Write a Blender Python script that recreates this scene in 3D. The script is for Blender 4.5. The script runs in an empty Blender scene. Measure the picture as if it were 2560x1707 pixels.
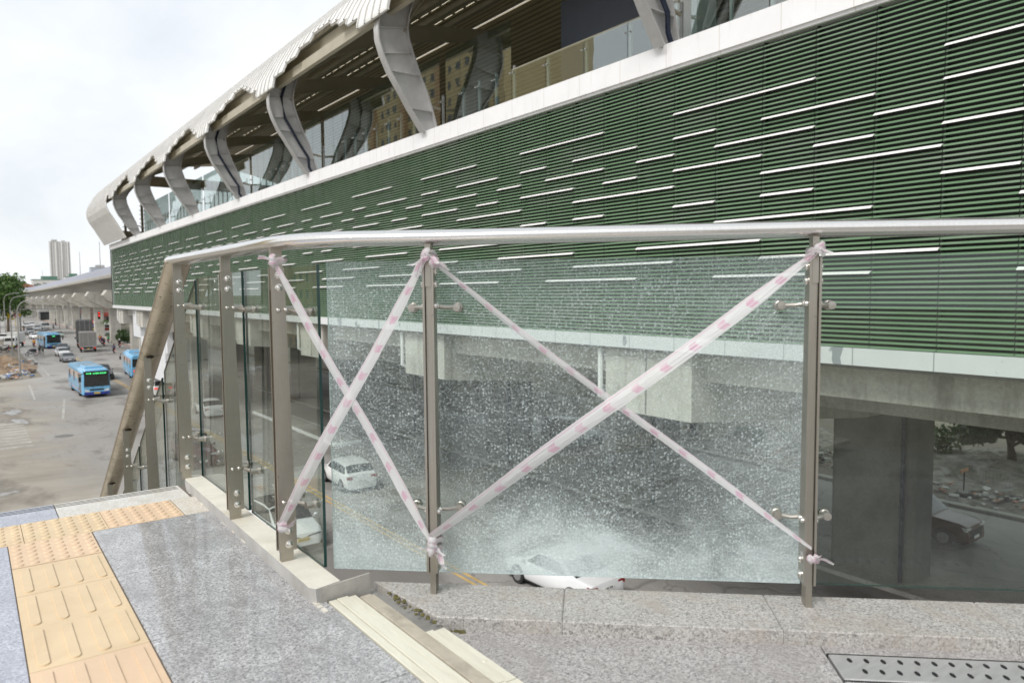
import bpy, bmesh, math, random
from mathutils import Vector, Matrix, noise as mnoise
random.seed(7)
R = math.radians
S = bpy.context.scene
COL = S.collection
ZR = -9.35            # road level; the landing the camera stands on is z = 0
ZG = -9.40

# ------------------------------------------------------------------ objects
def tag(o, label=None, cat=None, group=None, kind=None):
    if label: o["label"] = label
    if cat: o["category"] = cat
    if group: o["group"] = group
    if kind: o["kind"] = kind
    return o

def empty(name, loc=(0, 0, 0), rz=0.0, label=None, cat=None, group=None):
    o = bpy.data.objects.new(name, None)
    o.location = loc
    o.rotation_euler = (0, 0, rz)
    o.empty_display_size = 0.2
    COL.objects.link(o)
    return tag(o, label, cat, group)

def copy_tree(o, parent=None):
    c = o.copy()
    COL.objects.link(c)
    if parent is not None:
        c.parent = parent
    for ch in list(o.children):
        copy_tree(ch, c)
    return c

class MB:
    """collects shapes into one mesh"""
    def __init__(self, M=None):
        self.v = []; self.f = []; self.mi = []; self.uv = {}; self.sm = []
        self.M = M or Matrix.Identity(4)
    def add(self, vs, fs, mi=0, smooth=False):
        b = len(self.v)
        for p in vs:
            self.v.append(tuple(self.M @ Vector(p)))
        for f in fs:
            self.f.append([b + i for i in f]); self.mi.append(mi); self.sm.append(smooth)
        return b
    def box(self, x0, x1, y0, y1, z0, z1, mi=0):
        self.add([(x0,y0,z0),(x1,y0,z0),(x1,y1,z0),(x0,y1,z0),(x0,y0,z1),(x1,y0,z1),(x1,y1,z1),(x0,y1,z1)],
                 [(3,2,1,0),(4,5,6,7),(0,1,5,4),(1,2,6,5),(2,3,7,6),(3,0,4,7)], mi)
    def cbox(self, x0, x1, y0, y1, z0, z1, c, mi=0):
        """box with a chamfer c on its top edges"""
        self.add([(x0,y0,z0),(x1,y0,z0),(x1,y1,z0),(x0,y1,z0),
                  (x0,y0,z1-c),(x1,y0,z1-c),(x1,y1,z1-c),(x0,y1,z1-c),
                  (x0+c,y0+c,z1),(x1-c,y0+c,z1),(x1-c,y1-c,z1),(x0+c,y1-c,z1)],
                 [(3,2,1,0),(8,9,10,11)]+[(i,(i+1)%4,4+(i+1)%4,4+i) for i in range(4)]+
                 [(4+i,4+(i+1)%4,8+(i+1)%4,8+i) for i in range(4)], mi)
    def prism(self, poly, axis, a, b, mi=0, smooth=False):
        """closed polygon extruded along axis 'x','y','z' from a to b"""
        n = len(poly)
        def P(p, t):
            if axis == 'x': return (t, p[0], p[1])
            if axis == 'y': return (p[0], t, p[1])
            return (p[0], p[1], t)
        vs = [P(p, a) for p in poly] + [P(p, b) for p in poly]
        fs = [tuple(range(n))[::-1], tuple(range(n, 2*n))] + [(i,(i+1)%n,n+(i+1)%n,n+i) for i in range(n)]
        self.add(vs, fs, mi, smooth)
    def rings(self, rings, closed=True, cap=True, mi=0, smooth=True):
        n = len(rings[0]); vs = [p for r in rings for p in r]; fs = []
        m = n if closed else n-1
        for k in range(len(rings)-1):
            for i in range(m):
                j = (i+1) % n
                fs.append((k*n+i, k*n+j, (k+1)*n+j, (k+1)*n+i))
        self.add(vs, fs, mi, smooth)
        if cap and closed:
            self.add(list(rings[0]), [tuple(range(n))[::-1]], mi)
            self.add(list(rings[-1]), [tuple(range(n))], mi)
    def tube(self, path, r, n=10, mi=0, cap=True, ry=None, up=(0,0,1)):
        """sweep a circle (or an ellipse r wide, ry high) along a path"""
        path = [Vector(p) for p in path]; rings = []
        rr = r if isinstance(r, (list, tuple)) else [r]*len(path)
        for k, p in enumerate(path):
            a = path[max(k-1, 0)]; b = path[min(k+1, len(path)-1)]
            d0 = (p-a).normalized() if k else (b-p).normalized()
            d1 = (b-p).normalized() if k < len(path)-1 else d0
            t = (d0+d1).normalized()
            s = t.cross(Vector(up))
            if s.length < 1e-4: s = t.cross(Vector((1,0,0)))
            s.normalize(); u = s.cross(t).normalized()
            c = max(0.5, d0.dot(t))
            q = rr[k]; qy = q if ry is None else ry*q/rr[0]
            ms = 1.0/c if abs(u.dot(d1-d0)) < abs(s.dot(d1-d0)) else 1.0
            mu = 1.0/c if ms == 1.0 else 1.0
            rings.append([p + s*(q*ms*math.cos(2*math.pi*i/n)) + u*(qy*mu*math.sin(2*math.pi*i/n)) for i in range(n)])
        self.rings(rings, True, cap, mi)
    def cyl(self, p0, p1, r0, r1=None, n=12, mi=0):
        self.tube([p0, p1], [r0, r0 if r1 is None else r1], n, mi)
    def lathe(self, prof, c, axis, n=12, mi=0):
        """profile (r, t) turned about an axis vector through c"""
        a = Vector(axis).normalized(); s = a.cross(Vector((0,0,1)))
        if s.length < 1e-3: s = Vector((1,0,0))
        s.normalize(); u = s.cross(a)
        c = Vector(c)
        self.rings([[c + a*t + (s*math.cos(2*math.pi*i/n)+u*math.sin(2*math.pi*i/n))*max(r,1e-4) for i in range(n)] for r, t in prof], True, True, mi)
    def ball(self, c, r, n=10, m=6, sx=1, sy=1, sz=1, mi=0):
        self.rings([[(c[0]+sx*r*math.sin(math.pi*k/m)*math.cos(2*math.pi*i/n), c[1]+sy*r*math.sin(math.pi*k/m)*math.sin(2*math.pi*i/n), c[2]-sz*r*math.cos(math.pi*k/m)) for i in range(n)] for k in range(m+1)], True, False, mi)
    def build(self, name, mats, parent=None, label=None, smooth_angle=35, loc=None):
        me = bpy.data.meshes.new(name)
        me.from_pydata(self.v, [], self.f)
        mats = mats if isinstance(mats, (list, tuple)) else [mats]
        for m in mats: me.materials.append(m)
        me.polygons.foreach_set("material_index", self.mi)
        me.polygons.foreach_set("use_smooth", [True]*len(self.f) if any(self.sm) else [False]*len(self.f))
        bm = bmesh.new(); bm.from_mesh(me)
        bmesh.ops.remove_doubles(bm, verts=bm.verts, dist=1e-5)
        bmesh.ops.recalc_face_normals(bm, faces=bm.faces)
        bm.to_mesh(me); bm.free()
        if any(self.sm):
            me.set_sharp_from_angle(angle=R(smooth_angle))
        me.update()
        o = bpy.data.objects.new(name, me)
        COL.objects.link(o)
        if parent is not None: o.parent = parent
        if loc is not None: o.location = loc
        if label: o["label"] = label
        return o
    def build_raw(self, name, mats, parent=None, uvs=None):
        """no welding or normal fixing (open ribbons, leaves)"""
        me = bpy.data.meshes.new(name)
        me.from_pydata(self.v, [], self.f)
        for m in (mats if isinstance(mats, (list, tuple)) else [mats]): me.materials.append(m)
        me.polygons.foreach_set("material_index", self.mi)
        me.polygons.foreach_set("use_smooth", self.sm)
        if uvs:
            l = me.uv_layers.new(name="UVMap")
            for p in me.polygons:
                for li in p.loop_indices:
                    l.data[li].uv = uvs[me.loops[li].vertex_index]
        me.update()
        o = bpy.data.objects.new(name, me); COL.objects.link(o)
        if parent is not None: o.parent = parent
        return o

# ------------------------------------------------------------------ materials
def nt(name):
    m = bpy.data.materials.new(name); m.use_nodes = True
    t = m.node_tree; t.nodes.clear()
    out = t.nodes.new("ShaderNodeOutputMaterial")
    return m, t, out
def N(t, typ, **kw):
    n = t.nodes.new(typ)
    for k, v in kw.items():
        if k.startswith("i_"):
            key = k[2:]
            n.inputs[int(key) if key.isdigit() else key.replace("_", " ")].default_value = v
        else: setattr(n, k, v)
    return n
def L(t, a, b): t.links.new(a, b)
def ramp(t, src, stops, interp='LINEAR'):
    r = t.nodes.new("ShaderNodeValToRGB"); r.color_ramp.interpolation = interp
    e = r.color_ramp.elements
    while len(e) > 1: e.remove(e[-1])
    for i, (p, c) in enumerate(stops):
        if i == 0: e[0].position = p; e[0].color = (*c, 1) if len(c) == 3 else c
        else:
            x = e.new(p); x.color = (*c, 1) if len(c) == 3 else c
    L(t, src, r.inputs[0]); return r.outputs[0]
def mixc(t, fac, a, b, mode='MIX'):
    n = t.nodes.new("ShaderNodeMix"); n.data_type = 'RGBA'; n.blend_type = mode
    for s, v in ((n.inputs[0], fac), (n.inputs[6], a), (n.inputs[7], b)):
        if hasattr(v, "is_linked") or hasattr(v, "links"): L(t, v, s)
        else:
            s.default_value = v if isinstance(v, (int, float)) else ((*v, 1) if len(v) == 3 else v)
    return n.outputs[2]
def math_(t, op, a, b=None, c=None, clamp=False):
    n = t.nodes.new("ShaderNodeMath"); n.operation = op; n.use_clamp = clamp
    for i, v in enumerate((a, b, c)):
        if v is None: continue
        if hasattr(v, "links"): L(t, v, n.inputs[i])
        else: n.inputs[i].default_value = v
    return n.outputs[0]
def objco(t, scale=(1,1,1)):
    c = t.nodes.new("ShaderNodeTexCoord")
    mp = t.nodes.new("ShaderNodeMapping"); mp.inputs['Scale'].default_value = scale
    L(t, c.outputs['Object'], mp.inputs[0]); return mp.outputs[0]
def noise(t, co, scale, detail=4, rough=0.55, dist=0.0):
    n = N(t, "ShaderNodeTexNoise"); n.inputs['Scale'].default_value = scale
    n.inputs['Detail'].default_value = detail; n.inputs['Roughness'].default_value = rough
    n.inputs['Distortion'].default_value = dist
    L(t, co, n.inputs['Vector']); return n.outputs['Fac']
def bump(t, h, strength=0.3, dist=0.01):
    b = N(t, "ShaderNodeBump"); b.inputs['Strength'].default_value = strength; b.inputs['Distance'].default_value = dist
    L(t, h, b.inputs['Height']); return b.outputs[0]

def pmat(name, col, rough=0.6, metal=0.0, var=0.15, vs=1.5, stretch=(1,1,1), dirt=None, dirt_amt=0.0, dirt_scale=0.6, bmp=0.0, bs=20, coat=0.0, spec=0.5, alpha_emit=None):
    m, t, out = nt(name)
    p = N(t, "ShaderNodeBsdfPrincipled"); L(t, p.outputs[0], out.inputs[0])
    co = objco(t, stretch)
    n1 = noise(t, co, vs, 6, 0.6)
    lo = tuple(c*(1-var) for c in col); hi = tuple(min(1, c*(1+var)) for c in col)
    c = ramp(t, n1, [(0.3, lo), (0.7, hi)])
    if dirt:
        n2 = noise(t, co, dirt_scale, 8, 0.65, 0.4)
        f = ramp(t, n2, [(0.48, (0,0,0)), (0.72, (1,1,1))])
        f2 = math_(t, 'MULTIPLY', f, dirt_amt)
        c = mixc(t, f2, c, dirt)
    L(t, c, p.inputs['Base Color'])
    p.inputs['Metallic'].default_value = metal
    n3 = noise(t, co, vs*2.3, 4)
    r = math_(t, 'MULTIPLY_ADD', n3, 0.25, rough-0.12, clamp=True)
    L(t, r, p.inputs['Roughness'])
    p.inputs['Specular IOR Level'].default_value = spec
    if coat: p.inputs['Coat Weight'].default_value = coat; p.inputs['Coat Roughness'].default_value = 0.05
    if bmp:
        L(t, bump(t, noise(t, co, bs, 5), bmp, 0.01), p.inputs['Normal'])
    return m

def emat(name, col, strength):
    m, t, out = nt(name)
    p = N(t, "ShaderNodeBsdfPrincipled"); L(t, p.outputs[0], out.inputs[0])
    p.inputs['Base Color'].default_value = (*[c*0.5 for c in col], 1)
    p.inputs['Emission Color'].default_value = (*col, 1); p.inputs['Emission Strength'].default_value = strength
    return m

def glassmat(name, tint=(0.93,0.97,0.95), f0=0.04, dirt=0.0, rough=0.0, wav=0.0):
    """thin sheet: clear transmission with a Schlick reflection, no refraction"""
    m, t, out = nt(name)
    g = N(t, "ShaderNodeNewGeometry")
    d = N(t, "ShaderNodeVectorMath", operation='DOT_PRODUCT')
    L(t, g.outputs['Normal'], d.inputs[0]); L(t, g.outputs['Incoming'], d.inputs[1])
    a = math_(t, 'ABSOLUTE', d.outputs['Value'])
    k = math_(t, 'POWER', math_(t, 'SUBTRACT', 1.0, a, clamp=True), 5.0)
    F = math_(t, 'MULTIPLY_ADD', k, 1-f0, f0, clamp=True)
    tr = N(t, "ShaderNodeBsdfTransparent"); tr.inputs[0].default_value = (*tint, 1)
    gl = N(t, "ShaderNodeBsdfGlossy"); gl.inputs['Roughness'].default_value = rough
    if wav:
        co = objco(t); L(t, bump(t, noise(t, co, 1.3, 2), wav, 0.02), gl.inputs['Normal'])
    mx = N(t, "ShaderNodeMixShader"); L(t, F, mx.inputs[0]); L(t, tr.outputs[0], mx.inputs[1]); L(t, gl.outputs[0], mx.inputs[2])
    res = mx.outputs[0]
    if dirt:
        co = objco(t)
        n = noise(t, co, 3.0, 8, 0.65, 0.6)
        f = math_(t, 'MULTIPLY', ramp(t, n, [(0.42, (0,0,0)), (0.8, (1,1,1))]), dirt)
        df = N(t, "ShaderNodeBsdfDiffuse"); df.inputs[0].default_value = (0.5, 0.5, 0.47, 1)
        m2 = N(t, "ShaderNodeMixShader"); L(t, f, m2.inputs[0]); L(t, res, m2.inputs[1]); L(t, df.outputs[0], m2.inputs[2])
        res = m2.outputs[0]
    L(t, res, out.inputs[0])
    return m

def shattered():
    """tempered glass broken into crumbs, still hanging together: crack rings and rays about the blow"""
    m, t, out = nt("shattered_glass")
    tc = N(t, "ShaderNodeTexCoord"); sp = N(t, "ShaderNodeSeparateXYZ"); L(t, tc.outputs['Object'], sp.inputs[0])
    x, z = sp.outputs['X'], sp.outputs['Z']
    w = N(t, "ShaderNodeTexNoise"); w.inputs['Scale'].default_value = 3.0; w.inputs['Detail'].default_value = 5
    L(t, tc.outputs['Object'], w.inputs['Vector'])
    wx = math_(t, 'MULTIPLY_ADD', w.outputs['Fac'], 0.16, -0.08)
    dx = math_(t, 'ADD', math_(t, 'SUBTRACT', x, 0.95), wx)
    dz = math_(t, 'ADD', math_(t, 'SUBTRACT', z, 0.14), wx)
    r = math_(t, 'SQRT', math_(t, 'ADD', math_(t, 'ADD', math_(t, 'MULTIPLY', dx, dx), math_(t, 'MULTIPLY', math_(t, 'MULTIPLY', dz, dz), 2.2)), 0.003))
    lr = math_(t, 'LOGARITHM', r, 2.718)
    th = math_(t, 'ARCTAN2', dz, dx)
    cv = N(t, "ShaderNodeCombineXYZ"); L(t, math_(t, 'ADD', x, math_(t, 'MULTIPLY', wx, 0.5)), cv.inputs[0]); L(t, math_(t, 'ADD', z, math_(t, 'MULTIPLY', wx, 0.7)), cv.inputs[1])
    def vor(scale, feat):
        v = N(t, "ShaderNodeTexVoronoi", voronoi_dimensions='2D', feature=feat); v.inputs['Scale'].default_value = scale
        L(t, cv.outputs[0], v.inputs['Vector']); return v
    v3 = vor(84, 'F1'); ve = vor(60, 'DISTANCE_TO_EDGE'); v4 = vor(150, 'F1')
    r3 = N(t, "ShaderNodeSeparateColor"); L(t, v3.outputs['Color'], r3.inputs[0])
    r4 = N(t, "ShaderNodeSeparateColor"); L(t, v4.outputs['Color'], r4.inputs[0])
    blob = math_(t, 'MULTIPLY', ramp(t, v3.outputs['Distance'], [(0.22, (1,1,1)), (0.46, (0,0,0))]), ramp(t, r3.outputs[0], [(0.35, (0.02,0.02,0.02)), (0.92, (1,1,1))]))
    blob2 = math_(t, 'MULTIPLY', ramp(t, v4.outputs['Distance'], [(0.10, (1,1,1)), (0.55, (0,0,0))]), ramp(t, r4.outputs[0], [(0.35, (0,0,0)), (1.0, (1,1,1))]))
    lines = ramp(t, ve.outputs['Distance'], [(0.0, (1,1,1)), (0.07, (0,0,0))])
    # fine rows of aligned cracks fanning out from the blow
    cw = N(t, "ShaderNodeCombineXYZ")
    L(t, math_(t, 'MULTIPLY', lr, 9.0), cw.inputs[0]); L(t, math_(t, 'MULTIPLY', th, 70.0), cw.inputs[1])
    ny = N(t, "ShaderNodeTexNoise"); ny.inputs['Scale'].default_value = 1.0; ny.inputs['Detail'].default_value = 2
    L(t, cw.outputs[0], ny.inputs['Vector'])
    rays = ramp(t, ny.outputs['Fac'], [(0.48, (0,0,0)), (0.62, (1,1,1))])
    pn = noise(t, tc.outputs['Object'], 3.6, 6, 0.62, 1.0)
    raypatch = ramp(t, noise(t, tc.outputs['Object'], 1.7, 3, 0.5), [(0.42, (0.25,0.25,0.25)), (0.60, (1,1,1))])
    strip = ramp(t, math_(t, 'ADD', z, math_(t, 'MULTIPLY', pn, 0.42)), [(0.25, (1,1,1)), (0.47, (0,0,0))])
    blow = ramp(t, math_(t, 'ADD', r, math_(t, 'MULTIPLY', pn, 0.34)), [(0.24, (1,1,1)), (0.50, (0,0,0))])
    edge = ramp(t, math_(t, 'ADD', x, math_(t, 'MULTIPLY', pn, 0.28)), [(0.10, (1,1,1)), (0.38, (0,0,0))])
    redge = ramp(t, math_(t, 'ADD', math_(t, 'SUBTRACT', 1.83, x), math_(t, 'MULTIPLY', pn, 0.6)), [(0.24, (1,1,1)), (0.70, (0,0,0))])
    upper = ramp(t, z, [(0.75, (0,0,0)), (1.15, (1,1,1))])
    big = ramp(t, noise(t, tc.outputs['Object'], 6.0, 5, 0.65, 0.5), [(0.38, (0,0,0)), (0.72, (1,1,1))])
    den = math_(t, 'MULTIPLY_ADD', strip, 0.46, 0.05)
    den = math_(t, 'MULTIPLY_ADD', blow, 0.50, den)
    den = math_(t, 'MULTIPLY_ADD', edge, 0.20, den)
    den = math_(t, 'MULTIPLY_ADD', redge, 0.24, den)
    den = math_(t, 'MULTIPLY_ADD', upper, 0.05, den)
    den = math_(t, 'MULTIPLY_ADD', big, 0.07, den)
    dv = ramp(t, noise(t, tc.outputs['Object'], 4.2, 5, 0.6, 0.7), [(0.34, (0.40,0.40,0.40)), (0.66, (1,1,1))])
    cr = math_(t, 'MAXIMUM', math_(t, 'MULTIPLY', math_(t, 'MULTIPLY', blob, dv), 0.56), math_(t, 'MULTIPLY', math_(t, 'MULTIPLY', blob2, dv), 0.44))
    cr = math_(t, 'ADD', cr, math_(t, 'MULTIPLY', lines, 0.30))
    cr = math_(t, 'ADD', cr, math_(t, 'MULTIPLY', math_(t, 'MULTIPLY', rays, raypatch), 0.13))
    fac = math_(t, 'ADD', math_(t, 'MULTIPLY', cr, 0.92), den)
    fac = math_(t, 'MINIMUM', fac, 0.90)
    tr = N(t, "ShaderNodeBsdfTransparent"); tr.inputs[0].default_value = (0.90, 0.95, 0.94, 1)
    df = N(t, "ShaderNodeBsdfDiffuse"); df.inputs[0].default_value = (0.80, 0.90, 0.905, 1)
    tl = N(t, "ShaderNodeBsdfTranslucent"); tl.inputs[0].default_value = (0.78, 0.88, 0.885, 1)
    a1 = N(t, "ShaderNodeMixShader"); a1.inputs[0].default_value = 0.35
    L(t, df.outputs[0], a1.inputs[1]); L(t, tl.outputs[0], a1.inputs[2])
    gl = N(t, "ShaderNodeBsdfGlossy"); gl.inputs['Roughness'].default_value = 0.22
    gl.inputs['Color'].default_value = (0.85, 0.92, 0.92, 1)
    hh = math_(t, 'ADD', v3.outputs['Distance'], math_(t, 'MULTIPLY', v4.outputs['Distance'], 0.6))
    bn = bump(t, hh, 0.9, 0.02)
    L(t, bn, gl.inputs['Normal'])
    a2 = N(t, "ShaderNodeMixShader"); a2.inputs[0].default_value = 0.25
    L(t, a1.outputs[0], a2.inputs[1]); L(t, gl.outputs[0], a2.inputs[2])
    mx = N(t, "ShaderNodeMixShader"); L(t, fac, mx.inputs[0]); L(t, tr.outputs[0], mx.inputs[1]); L(t, a2.outputs[0], mx.inputs[2])
    L(t, mx.outputs[0], out.inputs[0])
    return m

def granite(name, base, dark, light, scale=185, big=0.18, wet=0.0, rough=0.55, stain=(0.3,0.3,0.3)):
    m, t, out = nt(name)
    p = N(t, "ShaderNodeBsdfPrincipled"); L(t, p.outputs[0], out.inputs[0])
    co = objco(t)
    v = N(t, "ShaderNodeTexVoronoi"); v.inputs['Scale'].default_value = scale; L(t, co, v.inputs['Vector'])
    sp = N(t, "ShaderNodeSeparateColor"); L(t, v.outputs['Color'], sp.inputs[0])
    c = ramp(t, sp.outputs[0], [(0.0, dark), (0.18, dark), (0.36, base), (0.68, base), (0.85, light), (1.0, light)])
    n0 = noise(t, co, scale*0.45, 4, 0.7)
    c = mixc(t, ramp(t, n0, [(0.40, (0,0,0)), (0.62, (0.6,0.6,0.6))]), c, light)
    n1 = noise(t, co, 5.5, 6, 0.65)
    c = mixc(t, math_(t, 'MULTIPLY', ramp(t, n1, [(0.38, (1,1,1)), (0.62, (0,0,0))]), big), c, dark)
    # worn streaks and dirt tracks
    n2 = noise(t, objco(t, (2.6, 1.1, 1)), 3.2, 8, 0.72, 0.6)
    c = mixc(t, math_(t, 'MULTIPLY', ramp(t, n2, [(0.47, (0,0,0)), (0.66, (1,1,1))]), 0.62), c, stain)
    L(t, c, p.inputs['Base Color'])
    L(t, math_(t, 'MULTIPLY_ADD', n1, -wet, rough+wet*0.5, clamp=True), p.inputs['Roughness'])
    return m

def concrete(name, col, streak=0.5, dark=(0.10,0.095,0.085), vs=0.8, joints=None):
    m, t, out = nt(name)
    p = N(t, "ShaderNodeBsdfPrincipled"); L(t, p.outputs[0], out.inputs[0])
    co = objco(t)
    n1 = noise(t, co, vs, 8, 0.65, 0.2)
    c = ramp(t, n1, [(0.3, tuple(x*0.78 for x in col)), (0.55, col), (0.75, tuple(x*1.12 for x in col))])
    n2 = noise(t, objco(t, (1.6, 1.6, 0.12)), 1.4, 6, 0.7, 0.3)
    c = mixc(t, math_(t, 'MULTIPLY', ramp(t, n2, [(0.52, (0,0,0)), (0.72, (1,1,1))]), streak), c, dark)
    n3 = noise(t, co, 14, 5, 0.7)
    c = mixc(t, 0.18, c, ramp(t, n3, [(0.3, (0,0,0)), (0.7, (1,1,1))]), 'OVERLAY')
    L(t, c, p.inputs['Base Color']); p.inputs['Roughness'].default_value = 0.85
    L(t, bump(t, n3, 0.25, 0.01), p.inputs['Normal'])
    return m

def asphalt():
    m, t, out = nt("asphalt")
    p = N(t, "ShaderNodeBsdfPrincipled"); L(t, p.outputs[0], out.inputs[0])
    co = objco(t)
    n1 = noise(t, co, 0.06, 7, 0.6, 0.4); n2 = noise(t, objco(t, (1, 0.06, 1)), 0.9, 6, 0.65); n3 = noise(t, co, 30, 4, 0.7)
    c = ramp(t, n1, [(0.3, (0.26,0.25,0.236)), (0.5, (0.315,0.304,0.287)), (0.7, (0.365,0.352,0.332))])
    c = mixc(t, math_(t, 'MULTIPLY', ramp(t, n2, [(0.45, (0,0,0)), (0.7, (1,1,1))]), 0.30), c, (0.20, 0.193, 0.184))
    c = mixc(t, 0.25, c, ramp(t, n3, [(0.3, (0.1,0.1,0.1)), (0.7, (0.9,0.9,0.9))]), 'OVERLAY')
    # patched repairs and cracks
    v = N(t, "ShaderNodeTexVoronoi", feature='DISTANCE_TO_EDGE'); v.inputs['Scale'].default_value = 0.22
    wv = N(t, "ShaderNodeTexNoise"); wv.inputs['Scale'].default_value = 0.35; wv.inputs['Detail'].default_value = 6; L(t, co, wv.inputs['Vector'])
    vm = N(t, "ShaderNodeVectorMath", operation='MULTIPLY_ADD'); L(t, wv.outputs['Color'], vm.inputs[0]); vm.inputs[1].default_value = (5,5,0); L(t, co, vm.inputs[2])
    L(t, vm.outputs[0], v.inputs['Vector'])
    ck = ramp(t, v.outputs['Distance'], [(0.0, (1,1,1)), (0.012, (0,0,0))])
    c = mixc(t, math_(t, 'MULTIPLY', ck, 0.45), c, (0.06, 0.055, 0.05))
    # muddy and sandy ground west of the carriageway
    sp = N(t, "ShaderNodeSeparateXYZ"); L(t, co, sp.inputs[0])
    n4 = noise(t, co, 0.11, 8, 0.65, 0.5)
    fx = math_(t, 'MULTIPLY_ADD', n4, 14.0, sp.outputs['X'])
    mud = ramp(t, math_(t, 'MULTIPLY_ADD', fx, -0.09, 1.55), [(0.35, (0,0,0)), (0.62, (1,1,1))])
    mc = ramp(t, noise(t, objco(t, (0.35, 1, 1)), 0.25, 8, 0.7, 0.8), [(0.3, (0.20,0.17,0.13)), (0.5, (0.31,0.275,0.225)), (0.7, (0.40,0.37,0.32))])
    c = mixc(t, math_(t, 'MULTIPLY', mud, 0.75), c, mc)
    # puddles
    n5 = noise(t, objco(t, (1, 0.5, 1)), 0.16, 6, 0.6, 0.3)
    pud = math_(t, 'MULTIPLY', ramp(t, n5, [(0.60, (0,0,0)), (0.615, (1,1,1))]), ramp(t, math_(t, 'MULTIPLY_ADD', sp.outputs['X'], -0.06, 0.75), [(0.2, (0,0,0)), (0.35, (1,1,1))]))
    damp = math_(t, 'MULTIPLY', ramp(t, n5, [(0.53, (0,0,0)), (0.60, (1,1,1))]), 0.5)
    c = mixc(t, damp, c, (0.07, 0.06, 0.05))
    L(t, c, p.inputs['Base Color'])
    L(t, math_(t, 'MULTIPLY_ADD', pud, -0.78, 0.82), p.inputs['Roughness'])
    L(t, bump(t, n3, 0.2, 0.01), p.inputs['Normal'])
    return m

def panelled(name, col, joint, pitch, axis='Y', stain=(0.35,0.33,0.30), rough=0.5, peel=None, width=0.02):
    """painted cladding with vertical joints along one axis, rain stains and optional peeling"""
    m, t, out = nt(name)
    p = N(t, "ShaderNodeBsdfPrincipled"); L(t, p.outputs[0], out.inputs[0])
    co = objco(t); sp = N(t, "ShaderNodeSeparateXYZ"); L(t, co, sp.inputs[0])
    fr = math_(t, 'PINGPONG', math_(t, 'DIVIDE', sp.outputs[axis], pitch), 0.5)
    ln = ramp(t, fr, [(0.0, (1,1,1)), (width/pitch, (0,0,0))])
    n1 = noise(t, co, 1.2, 7, 0.65)
    c = ramp(t, n1, [(0.3, tuple(x*0.93 for x in col)), (0.7, col)])
    n2 = noise(t, objco(t, (2.2, 2.2, 0.25)), 2.2, 6, 0.72, 0.3)
    c = mixc(t, math_(t, 'MULTIPLY', ramp(t, n2, [(0.55, (0,0,0)), (0.75, (1,1,1))]), 0.5), c, stain)
    if peel:
        n3 = noise(t, objco(t, (1, 1, 0.55)), 1.5, 3, 0.5, 0.3)
        c = mixc(t, ramp(t, n3, [(0.655, (0,0,0)), (0.662, (1,1,1))]), c, peel)
    c = mixc(t, math_(t, 'MULTIPLY', ln, 0.8), c, joint)
    L(t, c, p.inputs['Base Color']); p.inputs['Roughness'].default_value = rough
    return m

def steel(name, col=(0.62,0.60,0.56), rough=0.28, brush=(40,40,2), grime=0.25, spots=0.70):
    m, t, out = nt(name)
    p = N(t, "ShaderNodeBsdfPrincipled"); L(t, p.outputs[0], out.inputs[0])
    n1 = noise(t, objco(t, brush), 6, 4, 0.6); co = objco(t)
    n2 = noise(t, co, 5, 7, 0.65, 0.5)
    c = ramp(t, n1, [(0.3, tuple(x*0.93 for x in col)), (0.7, tuple(min(1,x*1.05) for x in col))])
    c = mixc(t, math_(t, 'MULTIPLY', ramp(t, n2, [(0.45, (0,0,0)), (0.72, (1,1,1))]), grime), c, (0.20,0.17,0.13))
    sps = ramp(t, noise(t, co, 55, 3, 0.5), [(spots, (0,0,0)), (spots+0.03, (1,1,1))])
    c = mixc(t, math_(t, 'MULTIPLY', sps, min(1.0, grime*1.8)), c, (0.05,0.045,0.04))
    L(t, c, p.inputs['Base Color']); p.inputs['Metallic'].default_value = 1.0
    L(t, math_(t, 'MULTIPLY_ADD', n2, 0.22, rough-0.08), p.inputs['Roughness'])
    L(t, bump(t, n1, 0.02, 0.001), p.inputs['Normal'])
    return m

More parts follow.
